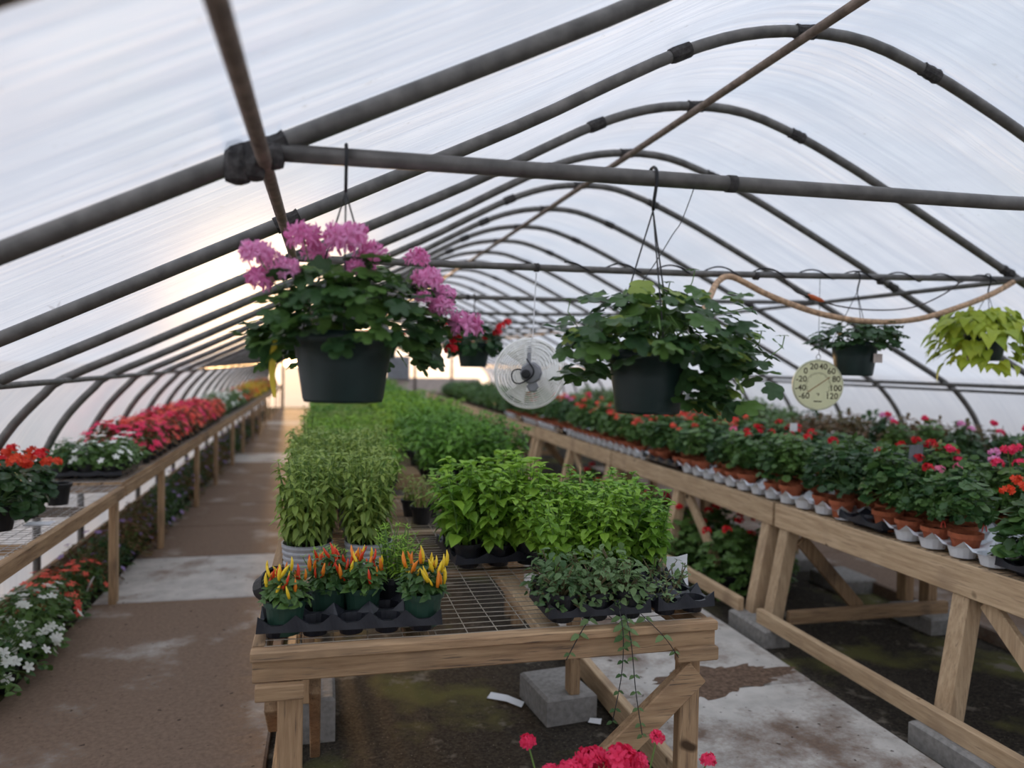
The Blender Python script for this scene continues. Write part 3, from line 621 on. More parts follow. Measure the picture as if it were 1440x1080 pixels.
for q in range(11):
    o = copy_tree(GP['pink'][q % 3]); o.location = (4.92 + rw.uniform(-.08, .1), 2.75 + q * .33, .757); o['label'] = 'bright pink geranium on the wall bench behind the terracotta pots'; o['group'] = 'pink wall bench geraniums'; o.scale = (1.1,) * 3
# far right-hand bench plants beyond Y 11.9
b, st = mound(91, 160, .2, .24, .12, T_OV, .08, -.2)
fb = proto('potted_bush', 'blurred green bush on the far geranium benches', 'plant', 'far bench bushes', [('pot', pot_mesh(.09, .06, .13, 'pot_black'), None, None), ('foliage', b.mesh('foliage', 'leaf_green'), None, 'stuff')])
for q in range(17):
    for x in (2.95, 3.32, 3.68): place(fb, (x, 12.0 + q * .42, .757), rw.uniform(0, 6), rw.uniform(.85, 1.2))
# slate sign and white tag in the geraniums
sg_ = thing('plant_sign', 'dark grey plant sign on a stake among the geraniums', 'sign', (3.07, 3.46, .76))
MB().board((3.07, 3.46, .78), (3.07, 3.46, 1.14), .022, .004, (1, 0, 0)).build('stake', 'slate', sg_); MB().board((3.07, 3.46, 1.10), (3.07, 3.455, 1.20), .095, .004, (1, .1, 0)).build('plate', 'slate', sg_)
sg_ = thing('plant_tag', 'white plastic tag standing among the red geraniums', 'tag', (3.3, 4.9, .76))
MB().board((3.3, 4.9, .8), (3.3, 4.9, 1.2), .05, .003, (1, -.3, 0)).build('stake', 'tag_white', sg_)
# red pot tags
for (x, y) in ((2.92, 2.86), (2.80, 2.97), (2.93, 3.19), (2.84, 3.95), (2.92, 4.22)):
    o = MB().tube([(x + .012 * math.cos(a), y, .87 + .03 * math.sin(a)) for a in [PI * i / 8 for i in range(9)]], .0028, 6).build('pot_loop', 'petal_coral'); tag(o, 'small red loop tag stuck in a terracotta pot', 'tag', 'red loop tags')
# near right corner: leafy plant with orange flowers in a black tray
b, st = mound(95, 150, .16, .2, .12, T_ROUND, .075, -.3)
og = proto('potted_geranium', 'light green geranium with orange red flowers in the black corner tray', 'plant', None, [('pot', pot_mesh(.075, .055, .12, 'pot_black'), None, None), ('foliage', b.mesh('foliage', 'leaf_green'), None, 'stuff'), ('stems', st.mesh('stems', 'stem'), None, 'stuff')] + [('flower_head', UM['orange'][k % 2], TR(x, y_, z), None) for k, (x, y_, z) in enumerate(((-.06, .03, .36), (-.02, -.08, .33), (.06, .0, .38), (-.10, .08, .34), (.02, .1, .37)))])
place(og, (2.89, 2.56, TZ + .01), 0.3)

# ------------------------------------------------------------ centre table plants
PB = pot_mesh(.055, .042, .09, 'pot_black', .004, .015); PG = pot_mesh(.05, .04, .085, 'pot_small_green', .004, .014); PGR = pot_mesh(.102, .092, .095, 'pot_grey', .003, .02, 24, 4)
SB, SG, SGR = soil_mesh(.05, .072), soil_mesh(.046, .068), soil_mesh(.095, .072)
TT = .762
# tall olive green herbs in grey ribbed pots
herb = []
for i in range(3):
    b, st = stemmy(100 + i, 28, .36, .115, .075, tpl_ovate(.2, .35), .062, .03, 3, .4, .4); herb.append((b.mesh('foliage', 'leaf_olive'), st.mesh('stems', 'stem')))
gh = [proto('potted_herb', 'tall drooping light green herb in a grey ribbed pot', 'plant', 'herbs in grey ribbed pots', [('pot', PGR, None, None), ('soil', SGR, None, None), ('foliage', herb[i][0], None, 'stuff'), ('stems', herb[i][1], None, 'stuff')]) for i in range(3)]
rc = random.Random(31)
for r_i in range(6):
    for i, x in enumerate((-.045, .185)): place(gh[(r_i + i) % 3], (x + rc.uniform(-.012, .012), 3.22 + r_i * .225, TT), rc.uniform(0, 6), rc.uniform(.95, 1.05), 'tall drooping herb in grey ribbed pot, ' + ('behind the pepper tray, path side' if (r_i == 0 and i == 0) else 'behind the pepper tray, mesh gap side' if r_i == 0 else 'row %s behind the pepper tray' % ['one', 'two', 'three', 'four', 'five', 'six'][r_i]))
b, st = stemmy(110, 9, .36, .05, .10, tpl_ovate(.16, .1), .055, .03, 2)
sp_ = proto('potted_herb', 'single feathery pale herb sprig at the path edge of table', 'plant', None, [('pot', PB, None, None), ('foliage', b.mesh('foliage', 'leaf_olive'), None, 'stuff'), ('stems', st.mesh('stems', 'stem'), None, 'stuff')]); place(sp_, (-.10, 4.56, TT), 0, 1.15)
# bright basil / mint in black pots
bas = []
for i in range(4):
    b, st = stemmy(120 + i, 11, .30, .075, .08, tpl_ovate(.34, .3, .16), .072, .042, 3, .8, .15); bas.append((b.mesh('foliage', 'leaf_bright'), st.mesh('stems', 'stem')))
bp_ = [proto('potted_basil', '', 'plant', None, [('pot', PB, None, None), ('soil', SB, None, None), ('foliage', bas[i][0], None, 'stuff'), ('stems', bas[i][1], None, 'stuff')]) for i in range(4)]
tr32 = tray_mesh(3, 3, .128, .05, .045, 'tray_black', .022, .4); tr53 = tray_mesh(5, 3, .108, .048, .045, 'tray_black', .03, .42)
o = ob('plant_tray', tr32); o.location = (.70, 3.20, TT); o.rotation_euler[2] = .06; tag(o, 'black tray of bright basil pots in the middle of the table', 'tray')
for i in range(3):
    for k in range(3): place(bp_[(i + k) % 4], (.70 + (i - 1) * .128 - (k - 1) * .008, 3.20 + (k - 1) * .128, TT + .008), rc.uniform(0, 6), rc.uniform(.9, 1.12), 'bright green basil in a black pot, %s row of the middle tray' % ('front', 'middle', 'back')[k], 'basil ' + ('front', 'middle', 'back')[k] + ' row')
mint = []
for i in range(3):
    b, st = stemmy(140 + i, 14, .27, .085, .08, tpl_ovate(.38, .3, .16), .05, .026, 3, .8, .15); mint.append((b.mesh('foliage', 'leaf_bright'), st.mesh('stems', 'stem')))
mp_ = [proto('potted_mint', 'dense small leaved bright green mint on the table corner', 'plant', 'mint pots on the table', [('pot', PB, None, None), ('soil', SB, None, None), ('foliage', mint[i][0], None, 'stuff'), ('stems', mint[i][1], None, 'stuff')]) for i in range(3)]
for i in range(4):
    for k in range(4): place(mp_[(i + k) % 3], (.865 + i * .112 + (k % 2) * .01, 2.70 + k * .135, TT + .002), rc.uniform(0, 6), rc.uniform(.9, 1.08), 'bright green small leaved mint, ' + ['row right behind the trailing vines', 'second row behind the trailing vines', 'third row behind the trailing vines', 'row farthest from the trailing vines'][k], 'mint row ' + ['one', 'two', 'three', 'four'][k])
b, st = stemmy(150, 5, .10, .03, .07, tpl_ovate(.25, .2), .035, .03, 2)
# front pepper tray
o = ob('plant_tray', tr53); o.location = (.095, 2.50, TT); o.rotation_euler[2] = -.035; tag(o, 'black cell tray of pepper plants at the table front', 'tray')
def pepper_mesh(seed, mat):
    r_ = random.Random(seed); me = []
    b = MB(); b.tube([(0, 0, 0), (.002, 0, .015), (.003, 0, .03), (.001, .001, .045)], [.004, .0058, .0045, .0008], 6); return b.mesh('pepper', mat, True)
PEP = {c: pepper_mesh(1, 'pepper_' + c) for c in ('red', 'yellow', 'orange')}
def pepper_plant(seed, cols, label, potted=True):
    r_ = random.Random(seed); b, st = mound(seed, 150, .062, .075, .09, T_OV, .032, -.2)
    parts = [('pot', PG, None, None), ('soil', SG, None, None), ('foliage', b.mesh('foliage', 'leaf_green'), None, 'stuff'), ('stems', st.mesh('stems', 'stem'), None, 'stuff')]
    for k in range(30):
        a = r_.uniform(0, 6.28); q = .058 * math.sqrt(r_.uniform(.02, 1)); parts.append(('pepper', PEP[cols[k % len(cols)]], TR(q * math.cos(a), q * math.sin(a), .135 + r_.uniform(-.02, .03) - q * .3, a, r_.uniform(-.6, .6)) @ Matrix.Scale(r_.uniform(.6, .95), 4), None))
    return proto('potted_pepper', label, 'plant', None, parts)
place(pepper_plant(201, ['orange', 'yellow', 'red', 'yellow'], 'pepper plant with mixed yellow and orange fruit in a green pot'), (-.105, 2.41, TT + .008), 0, 1.2)
place(pepper_plant(202, ['red', 'red', 'orange'], 'pepper plant with a dense crown of red fruit in green pot'), (.025, 2.53, TT + .01), 1, 1.2)
place(pepper_plant(203, ['red', 'orange', 'red', 'yellow'], 'pepper plant with red and orange fruit beside dill herb'), (.130, 2.505, TT + .01), 2, 1.2)
place(pepper_plant(204, ['yellow', 'yellow', 'orange'], 'pepper plant with mostly yellow fruit at the tray corner'), (.312, 2.405, TT + .008), 3, 1.25)
for i, (x, y, s_) in enumerate(((.235, 2.60, 1.25), (.02, 2.645, .95))):
    b, st = stemmy(160 + i, 22, .14, .055, .07, tpl_ovate(.1, .1), .034, .016, 3, .5, -.1)
    place(proto('potted_dill', ['fine feathery green herb beside the yellow peppers', 'fine feathery green herb behind the red peppers'][i], 'plant', None, [('pot', PB, None, None), ('soil', SB, None, None), ('foliage', b.mesh('foliage', 'leaf_bright'), None, 'stuff'), ('stems', st.mesh('stems', 'stem'), None, 'stuff')]), (x, y, TT + .005), 0, s_)
o = ob('empty_pot', PB); o.location = (-.19, 2.73, TT + .052); o.rotation_euler = (1.2, 0, .6); tag(o, 'empty black pot tipped on its side at table edge', 'pot')
for (x, y) in ((.135, 2.40), (.24, 2.40), (.03, 2.40)):
    pass
# trailing variegated vine in a black tray at the front right
tr42 = tray_mesh(3, 2, .115, .048, .045, 'tray_black', .028, .42)
o = ob('plant_tray', tr42); o.location = (.875, 2.43, TT); tag(o, 'black tray under the trailing vine at the table front edge', 'tray')
tr22 = tray_mesh(2, 3, .105, .05, .045, 'tray_black', .03, .4)
o = ob('plant_tray', tr22); o.location = (1.165, 2.475, TT + .003); o.rotation_euler[2] = .08; tag(o, 'nearly empty black cell tray beside the white tag', 'tray')
b, st = stemmy(171, 6, .07, .05, .04, tpl_ovate(.25, .1), .03, .02, 2)
sd = proto('seedling', 'sparse little seedling growing in the nearly empty black tray', 'plant', 'tray seedlings', [('foliage', b.mesh('foliage', 'leaf_grey'), None, 'stuff'), ('stems', st.mesh('stems', 'stem_brown'), None, 'stuff')])
for i, (x, y) in enumerate(((1.115, 2.37), (1.11, 2.47), (1.215, 2.49), (1.20, 2.58))): place(sd, (x, y, TT + .01), i, .8 + .1 * i)
def vine(seed):
    r_ = random.Random(seed); b, st = mound(seed, 170, .09, .125, .075, T_OV, .032, -.25, None, .3); return r_, b, st
vines = []
for i in range(4):
    r_, b, st = vine(180 + i); t = proto('potted_vine', 'trailing grey green vine in the black front tray', 'plant', 'trailing vines in the front tray', [('pot', PB, None, None), ('soil', SB, None, None), ('foliage', b.mesh('foliage', 'leaf_grey'), None, 'stuff'), ('stems', st.mesh('stems', 'stem_brown'), None, 'stuff')]); vines.append(t)
for i in range(3):
    for k in range(2): place(vines[(i + 2 * k) % 4], (.875 + (i - 1) * .115, 2.43 + (k - .5) * .115, TT + .008), i * 1.3 + k, 1.0 + .08 * k, 'trailing grey green vine, %s row of the front tray' % ('front', 'back')[k], 'vines ' + ('front', 'back')[k] + ' row')
for i, (x0_, y0_, pts) in enumerate(((.93, 2.30, [(.93, 2.29, .81), (.93, 2.255, .74), (.925, 2.25, .62), (.90, 2.255, .47)]), (.95, 2.3, [(.95, 2.29, .80), (.955, 2.25, .72), (.975, 2.25, .56), (1.0, 2.25, .42)]), (1.06, 2.3, [(1.0, 2.3, .80), (1.07, 2.26, .73), (1.12, 2.25, .66)]), (.8, 2.3, [(.84, 2.3, .8), (.79, 2.27, .75), (.74, 2.25, .68)]))):
    t = thing('trailing_stem', 'thin trailing vine stem hanging over the table front board', 'plant', pts[0], 'hanging vine stems'); P = catmull([Vector(p) for p in pts], 6)
    MB().tube(P, .0016, 4).build('stem', 'wire_dark', t); b = MB(); r_ = random.Random(i)
    for k in range(2, len(P), 2 if i < 2 else 4):
        for s_ in (-1, 1): b.leaf(T_OV, P[k], (s_, r_.uniform(-.4, .1), -.3), (0, -.5, 1), .022 if k > 6 else .036)
    b.build('leaves', 'leaf_grey', t, False, 'stuff')
b = MB()
for k in range(7):      # curled card
    pass
vs = [(1.262 + .075 * u, 2.64 - .02 * u + .015 * math.sin(v * 2), .765 + .115 * v + (.012 if u > .8 else 0)) for v in [i / 6 for i in range(7)] for u in (0, .5, 1)]
b.add(vs, [(r * 3 + c, r * 3 + c + 1, r * 3 + c + 4, r * 3 + c + 3) for r in range(6) for c in range(2)])
tg = thing('plant_tag', 'large white plant tag with green leaf mark at table corner', 'tag', (1.262, 2.64, .765)); o = b.build('card', 'tag_white', tg); md = o.modifiers.new('thick', 'SOLIDIFY'); md.thickness = .0015
bl = MB(); bl.leaf(T_OV, (1.285, 2.625, .80), (.4, 0, 1), (0, -1, 0), .045); bl.build('leaf_mark', 'leaf_green', tg)
bl = MB(); bl.board((1.32, 2.622, .845), (1.322, 2.622, .862), .004, .001, (1, 0, 0), .0003); bl.board((1.31, 2.622, .80), (1.312, 2.622, .835), .005, .001, (1, 0, 0), .0003); bl.build('print_mark', 'ink', tg)
st_ = thing('plant_tag', 'thin white plant stake standing in the mint', 'tag', (1.27, 2.75, .77)); MB().board((1.262, 2.76, .8), (1.268, 2.76, .99), .008, .002, (1, 0, 0), .0005).build('stake', 'tag_white', st_)
st_ = thing('plant_tag', 'thin wooden plant stick standing behind the mint', 'tag', (1.10, 3.2, .77)); MB().board((1.1, 3.2, .78), (1.1, 3.2, 1.16), .007, .004, (1, 0, 0), .0005).build('stake', 'pale_z', st_)
# dry small pots in the middle gap
b, st = stemmy(175, 14, .13, .05, .08, T_LANCE, .05, .03, 2)
dz = proto('potted_herb', 'sparse half dry herb in a black pot in the table gap', 'plant', 'half dry herbs', [('pot', PB, None, None), ('soil', SB, None, None), ('foliage', b.mesh('foliage', 'leaf_olive'), None, 'stuff'), ('stems', st.mesh('stems', 'pale_z'), None, 'stuff')])
for (x, y) in ((.50, 3.95), (.56, 4.1), (.47, 4.15)): place(dz, (x, y, TT), x * 9)
# herb rows receding down the centre tables
fr = []
for i, (lm, tp, sz) in enumerate((('leaf_bright', tpl_ovate(.2, .3), .07), ('leaf_mid', tpl_ovate(.26, .3), .065), ('leaf_olive', tpl_ovate(.15, .2), .07))):
    b, st = stemmy(190 + i, 18, .27, .12, .09, tp, sz, .035, 3, .6, .15)
    nm = ('bright green', 'mid green', 'olive green')[i]
    fr.append(proto('potted_herb', nm + ' bushy herb in a black pot on the far centre tables', 'plant', nm + ' far herbs', [('pot', pot_mesh(.085, .065, .11, 'pot_black'), None, None), ('foliage', b.mesh('foliage', lm), None, 'stuff'), ('stems', st.mesh('stems', 'stem'), None, 'stuff')]))
def herb_label(i, y, side):
    nm = ('bright green', 'mid green', 'olive green')[i]; n_ = ORD[max(0, min(6, int((y + .13 - 4.74) / 2.42)))]
    return '%s bushy herb, %s of the %s table behind the peppers' % (nm, side, n_), '%s herbs, %s, %s table' % (nm, side, n_)
y = 4.66; q = 0
while y < 20.5:
    for x in (-.03, .17, .37): place(fr[(0, 2, 0, 2, 1, 2)[q // 3 % 6]], (x + rc.uniform(-.02, .02), y + rc.uniform(-.03, .03) + .13, TT), rc.uniform(0, 6), rc.uniform(.8, 1.05), *herb_label((0, 2, 0, 2, 1, 2)[q // 3 % 6], y, 'path side'))
    for x in (.78, .97, 1.15):
        if y > 4.9: place(fr[(1, 1, 0, 1, 0)[q // 4 % 5]], (x + rc.uniform(-.02, .02), y + rc.uniform(-.03, .03) + .13, TT), rc.uniform(0, 6), rc.uniform(1.0, 1.3), *herb_label((1, 1, 0, 1, 0)[q // 4 % 5], y, 'aisle side'))
    y += .27 if y < 9 else .40; q += 1
wp = thing('plant_tag', 'white card lying between the blurred herb rows', 'tag', (.52, 7.1, .77)); MB().board((.50, 6.9, .80), (.60, 7.3, .80), .16, .004, (1, 0, 0)).build('card', 'tag_white', wp)
bx = MB().box(.44, .62, 5.0, 5.35, TT, TT + .1).build('cardboard_box', 'wood_x'); tag(bx, 'small brown box in the gap between herb rows', 'box')

# ------------------------------------------------------------ left bench and left floor
def flower_mound(seed, n, Rr, H, z0, leafm, petalm, nf, fs_, tpl=T_OV, ls=.05):
    b, st = mound(seed, n, Rr, H, z0, tpl, ls, -.15); r_ = random.Random(seed + 1); heads = []
    fm = MB()
    for k in range(5): a = 2 * PI * k / 5; fm.leaf(T_PET, (0, 0, 0), (math.cos(a), math.sin(a), .25), (0, 0, 1), fs_)
    fme = fm.mesh('flower', petalm); parts = [('foliage', b.mesh('foliage', leafm), None, 'stuff'), ('stems', st.mesh('stems', 'stem'), None, 'stuff')]
    for k in range(nf):
        d = sph(r_, .05); q = r_.uniform(.95, 1.12); nn = Vector((d.x, d.y, d.z + .5)).normalized(); mt = Matrix.Translation((d.x * Rr * q, d.y * Rr * q, z0 + d.z * H * q)) @ nn.to_track_quat('Z', 'Y').to_matrix().to_4x4() @ Matrix.Rotation(r_.uniform(0, 6), 4, 'Z'); parts.append(('flower', fme, mt, None))
    return parts
potm = pot_mesh(.08, .06, .1, 'pot_black')
def fplant(name, label, group, *a): return proto(name, label, 'plant', group, [('pot', potm, None, None)] + flower_mound(*a))
wt = [fplant('potted_impatiens', 'white flowering bedding plant in the tray on plank bench', 'white bench bedding plants', 300 + i, 130, .125, .15, .09, 'leaf_green', 'petal_white', 7, .026) for i in range(2)]
tr_l = tray_mesh(3, 4, .15, .05, .045, 'tray_black', .015, .44)
o = ob('plant_tray', tr_l); o.location = (-1.52, 5.86, .775); tag(o, 'black tray of white flowers on the plank bench', 'tray')
rl = random.Random(8)
for i in range(3):
    for k in range(4): place(wt[(i + k) % 2], (-1.52 + (i - 1) * .15, 5.86 + (k - 1.5) * .15, .782), rl.uniform(0, 6), rl.uniform(.9, 1.05))
rt = [fplant('potted_impatiens', 'rosy red flowering plant on the plank bench by the path', 'rosy red bench plants', 310 + i, 110, .14, .19, .10, 'leaf_bronze', ('petal_rose', 'petal_coral')[i], 30, .03) for i in range(2)]
y = 6.42
while y < 10.6:
    for x in (-1.63, -1.495, -1.36): place(rt[rl.randrange(2)], (x, y, .775), rl.uniform(0, 6), rl.uniform(.9, 1.1))
    y += .23
fl_ = [fplant('potted_bedding', lab, g, 320 + i, 110, .17, .2, .10, lm, pm, nf, .03) for i, (lab, g, lm, pm, nf) in enumerate((('grey green plant with pale flowers on far plank bench', 'far pale plants', 'leaf_grey', 'petal_white', 8), ('yellow flowering plant on far plank bench', 'far yellow plants', 'leaf_yellow', 'petal_orange', 6), ('green plant on far plank bench', 'far green plants', 'leaf_green', 'petal_coral', 10)))]
while y < 22:
    for x in (-1.58, -1.38): place(fl_[0 if y < 13 else 2 if y < 15 else 1 if y < 19 else 2], (x, y, .775), rl.uniform(0, 6), rl.uniform(.85, 1.1))
    y += .31
# red geraniums at the near end of the left bench
b, st = mound(330, 150, .15, .17, .13, T_ROUND + [T_OV], .06, -.5)
rgp = proto('potted_geranium', 'dark leaved geranium with scarlet flowers on narrow mesh bench', 'plant', 'scarlet geraniums on the mesh bench', [('pot', pot_mesh(.075, .055, .11, 'pot_black'), None, None), ('foliage', b.mesh('foliage', 'leaf_dark'), None, 'stuff'), ('stems', st.mesh('stems', 'stem'), None, 'stuff')] + [('flower_head', UM['orange'][k % 2] if k % 3 else UM['red'][0], TR(x, y_, z) @ Matrix.Scale(1.15, 4), None) for k, (x, y_, z) in enumerate(((.04, .05, .31), (.1, -.02, .29), (-.06, .05, .3), (.0, -.09, .29), (.11, .09, .27), (-.1, -.05, .28)))])
for i, (x, y) in enumerate(((-1.48, 4.42), (-1.58, 4.66), (-1.50, 4.12), (-1.58, 3.85))): place(rgp, (x, y, .757), i * 1.7, 1 + .05 * i)
bk = ob('empty_pot', pot_mesh(.065, .05, .12, 'pot_black')); bk.location = (-1.44, 4.78, .757); tag(bk, 'empty black pot beside the scarlet geranium on mesh bench', 'pot')
wc = MB().box(-1.42, -1.30, 4.20, 4.28, .757, .762).build('plant_tag', 'tag_white'); tag(wc, 'white tag lying on the mesh bench edge', 'tag')
# floor plants beneath
fw = [fplant('potted_impatiens', 'white impatiens on the ground beside the brown path', 'white ground impatiens', 340 + i, 230, .21, .22, .10, 'leaf_green', 'petal_white', 30, .026, T_OV, .045) for i in range(2)]
for i, (x, y) in enumerate(((-1.55, 4.50), (-1.53, 4.18), (-1.56, 3.85), (-1.58, 4.75))): place(fw[i % 2], (x, y, -.04), i * 2, 1.12)
fc = [fplant('potted_impatiens', 'coral impatiens on the ground under the mesh bench', 'coral ground impatiens', 350 + i, 210, .19, .20, .09, 'leaf_green', 'petal_coral', 24, .026, T_OV, .045) for i in range(2)]
for i, (x, y) in enumerate(((-1.56, 5.1), (-1.60, 5.36), (-1.66, 5.22), (-1.56, 5.6))): place(fc[i % 2], (x, y, -.04), i * 2, 1.0 - .05 * (i % 2))
fd = [fplant('potted_bedding', 'dark leafy plant with few mauve flowers under the plank bench', 'dark ground plants', 360 + i, 150, .2, .28, .10, ('leaf_dark', 'leaf_bronze')[i], 'petal_mauve', 4, .03) for i in range(2)]
y = 5.85
while y < 18: 
    for x in (-1.62, -1.50): q_ = rl.randrange(2); place(fd[q_], (x + rl.uniform(-.03, .03), y, -.04), rl.uniform(0, 6), rl.uniform(.8, .98), '%s leafy ground plant under the %s plank bench along the path' % (('dark green', 'bronze')[q_], ORD[min(4, int((y - 5.5) / 3.35))]), '%s ground plants, %s plank bench' % (('green', 'bronze')[q_], ORD[min(4, int((y - 5.5) / 3.35))]))
    y += .36
wpp = MB().board((-1.47, 5.42, .06), (-1.42, 5.36, .17), .06, .003, (0, 1, 0)).build('plant_tag', 'tag_white'); tag(wpp, 'white tag leaning beside the coral impatiens', 'tag')
# plants on the floor under the right bench
b, st = mound(370, 190, .26, .34, .16, T_LOBE, .09, -.3)
ug = proto('potted_geranium', 'leafy geranium with sparse red flowers on the ground under bench', 'plant', 'ground geraniums under the bench', [('pot', pot_mesh(.11, .08, .16, 'pot_black'), None, None), ('foliage', b.mesh('foliage', 'leaf_green'), None, 'stuff'), ('stems', st.mesh('stems', 'stem'), None, 'stuff')] + [('flower_head', UM['red'][k % 2], TR(x, y_, z) @ Matrix.Scale(1.2, 4), None) for k, (x, y_, z) in enumerate(((-.1, -.1, .5), (.08, .05, .53), (-.15, .1, .45)))])
for i, (x, y) in enumerate(((2.86, 4.95), (3.2, 5.1), (2.84, 5.55), (3.2, 5.75), (2.86, 6.2), (2.82, 7.3), (2.85, 8.0))): place(ug, (x, y, -.045), i * 1.1, 1 - .06 * (i % 2))
# foreground rose geranium standing in front of the table
b, st = mound(380, 90, .17, .14, .26, T_LOBE, .085, -.2)
fgp = [('pot', pot_mesh(.11, .085, .2, 'pot_black'), None, None), ('foliage', b.mesh('foliage', 'leaf_green'), None, 'stuff'), ('stems', st.mesh('stems', 'stem'), None, 'stuff')]
urose = [umbel(400 + i, .036, 34, 'petal_rose', T_PET, .5) for i in range(3)]
FH = [(-.09, 0, .475, 1.15), (-.03, .02, .495, 1.15), (.05, -.02, .51, 1.3), (.01, -.06, .465, 1.1), (.09, .02, .46, 1.1), (-.15, .0, .44, .9), (.13, .05, .46, .8), (-.04, -.08, .45, 1), (.0, .06, .48, 1), (.155, -.02, .565, .55), (-.21, .03, .565, .6), (.30, -.05, .50, .6), (-.135, .05, .46, .7)]
for k, (x, y_, z, s_) in enumerate(FH):
    z += .03
    fgp += [('flower_stalk', MB().tube([(x * .3, y_ * .3, .28), (x * .8, y_ * .8, z * .75), (x, y_, z)], .0025, 5, False).mesh('flower_stalk', 'stem'), None, None), ('flower_head', urose[k % 3], TR(x, y_, z, k) @ Matrix.Scale(s_, 4), None)]
place(proto('potted_geranium', 'rose red geranium standing on the ground before the table brace', 'plant', None, fgp), (.77, 2.0, -.045))
pp = MB(); pp.add([(.79, 3.62, -.035), (.93, 3.49, -.036), (.955, 3.53, -.03), (.82, 3.665, -.028), (.87, 3.555, -.03), (.885, 3.6, -.02)], [(0, 4, 5, 3), (4, 1, 2, 5)]); o = pp.build('paper_scrap', 'paper'); o.modifiers.new('thick', 'SOLIDIFY').thickness = .002; tag(o, 'white paper strip on the dark ground under the table', 'paper')
pp = MB(); pp.add([(1.19, 3.28, -.035), (1.24, 3.25, -.035), (1.26, 3.29, -.03), (1.21, 3.31, -.03)], [(0, 1, 2, 3)]); o = pp.build('paper_scrap', 'paper'); o.modifiers.new('thick', 'SOLIDIFY').thickness = .002; tag(o, 'tiny white scrap on the ground beside the concrete block', 'paper')

# ------------------------------------------------------------ hanging things
def hook_and_wires(t, bar, z_hook, rim_r, rim_z, cx, cy, n=3, tw=.0022, rbar=.023):
    c = Vector((cx, bar, z_hook)); pts = [c + Vector((0, rbar * 1.15 * math.cos(a), rbar * 1.15 * math.sin(a))) for a in [PI * (1.25 - 1.25 * i / 10) + 0 for i in range(11)]]
    pts = [c + Vector((0, -rbar * 1.2 * math.cos(a), rbar * 1.2 * math.sin(a))) for a in [PI * (1.15 - 1.15 * i / 10) for i in range(11)]] + [c + Vector((0, -.0 - rbar * .6, -.055)), c + Vector((0, 0, -.085))]
    pts = list(reversed([c + Vector((0, rbar * 1.2 * math.cos(a), rbar * 1.2 * math.sin(a))) for a in [-.3 + 3.2 * i / 10 for i in range(11)]]))
    pts = list(reversed(pts)) + [c + Vector((0, -rbar * 1.15, -.02)), c + Vector((0, -.012, -.06)), c + Vector((0, -.008, -.085))]
    MB().tube(pts, .0045, 6).build('hook', 'rubber', t, True); k = c + Vector((0, -.008, -.085))
    for i in range(n):
        a = 2 * PI * i / n + .5; MB().tube([k, (cx + rim_r * math.cos(a), cy + rim_r * math.sin(a), rim_z)], tw, 5).build('hanger_wire', 'wire_dark', t)
def leaf_objs(t, base, mes, n, fn, rnd):
    for i in range(n):
        p, d, u, s_ = fn(i); d = Vector(d).normalized(); y_ = Vector(u).cross(d); y_ = y_.normalized() if y_.length > 1e-4 else d.orthogonal().normalized(); z = d.cross(y_)
        m_ = Matrix((d * s_, y_ * s_, z * s_)).transposed().to_4x4(); m_.translation = Vector(p); ob('leaf', mes[rnd.randrange(len(mes))], t, m_)
LM = {n_: [MB().leaf(tpl_lobed(20 + i, 5, .3, .12), (0, 0, 0), (1, 0, 0), (0, 0, 1), 1).mesh('leaf', m_, True) for i in range(4)] for n_, m_ in (('d', 'leaf_dark'), ('g', 'leaf_green'), ('b', 'leaf_olive'))}
hb1 = HY(1) - .012
def basket_pot(t, rt, rb, h, x, y_, z):
    b = MB(); b.lathe([(rb * .97, 0), (rb, .008), (rb + (rt - rb) * .55, h * .55), (rt - .003, h - .03), (rt + .004, h - .028), (rt + .006, h), (rt - .004, h), (rt - .008, h - .03), (rt * .9, h - .035)], 40, (x, y_, z)); b.build('pot', 'pot_green', t, True)
    b = MB(); n = 20; b.add([(x, y_, z + h - .02)] + [(x + rt * .92 * math.cos(2 * PI * k / n), y_ + rt * .92 * math.sin(2 * PI * k / n), z + h - .03) for k in range(n)], [(0, 1 + k, 1 + (k + 1) % n) for k in range(n)]); b.build('soil', 'soil', t)
# 1 pink geranium basket
bx_, bz = .046, 1.50
t = thing('hanging_basket', 'green hanging pot of pink ivy geranium with a yellow card', 'basket', (bx_, hb1, bz))
basket_pot(t, .118, .094, .165, bx_, hb1, bz); hook_and_wires(t, hb1, 2.078, .115, bz + .165, bx_, hb1)
r1 = random.Random(51)
def f1(i):
    d = sph(r1, -.45); a = math.atan2(d.y, d.x); rx = .205 if d.x < 0 else .235
    k = r1.uniform(.6, 1); z = .185 + (d.z * .165 if d.z > 0 else d.z * .22) * k
    p = Vector((d.x * rx * k + .01, d.y * .19 * k, z))
    if d.z < 0 and math.hypot(p.x, p.y) < .15: q = .15 / max(.02, math.hypot(p.x, p.y)); p.x *= q; p.y *= q
    if p.z < .13 and p.y < 0 and abs(p.x) < .12: p.z = r1.uniform(.15, .24)
    return p, (d.x + r1.uniform(-.5, .5), d.y + r1.uniform(-.5, .5), r1.uniform(-.7, .25)), (d.x * .9, d.y * .9 - .15, .7 + d.z), r1.uniform(.045, .08)
leaf_objs(t, None, LM['d'] + LM['g'], 270, f1, r1)
ump = [umbel(60 + i, .046, 40, 'petal_pink', T_PETN, .62) for i in range(3)]
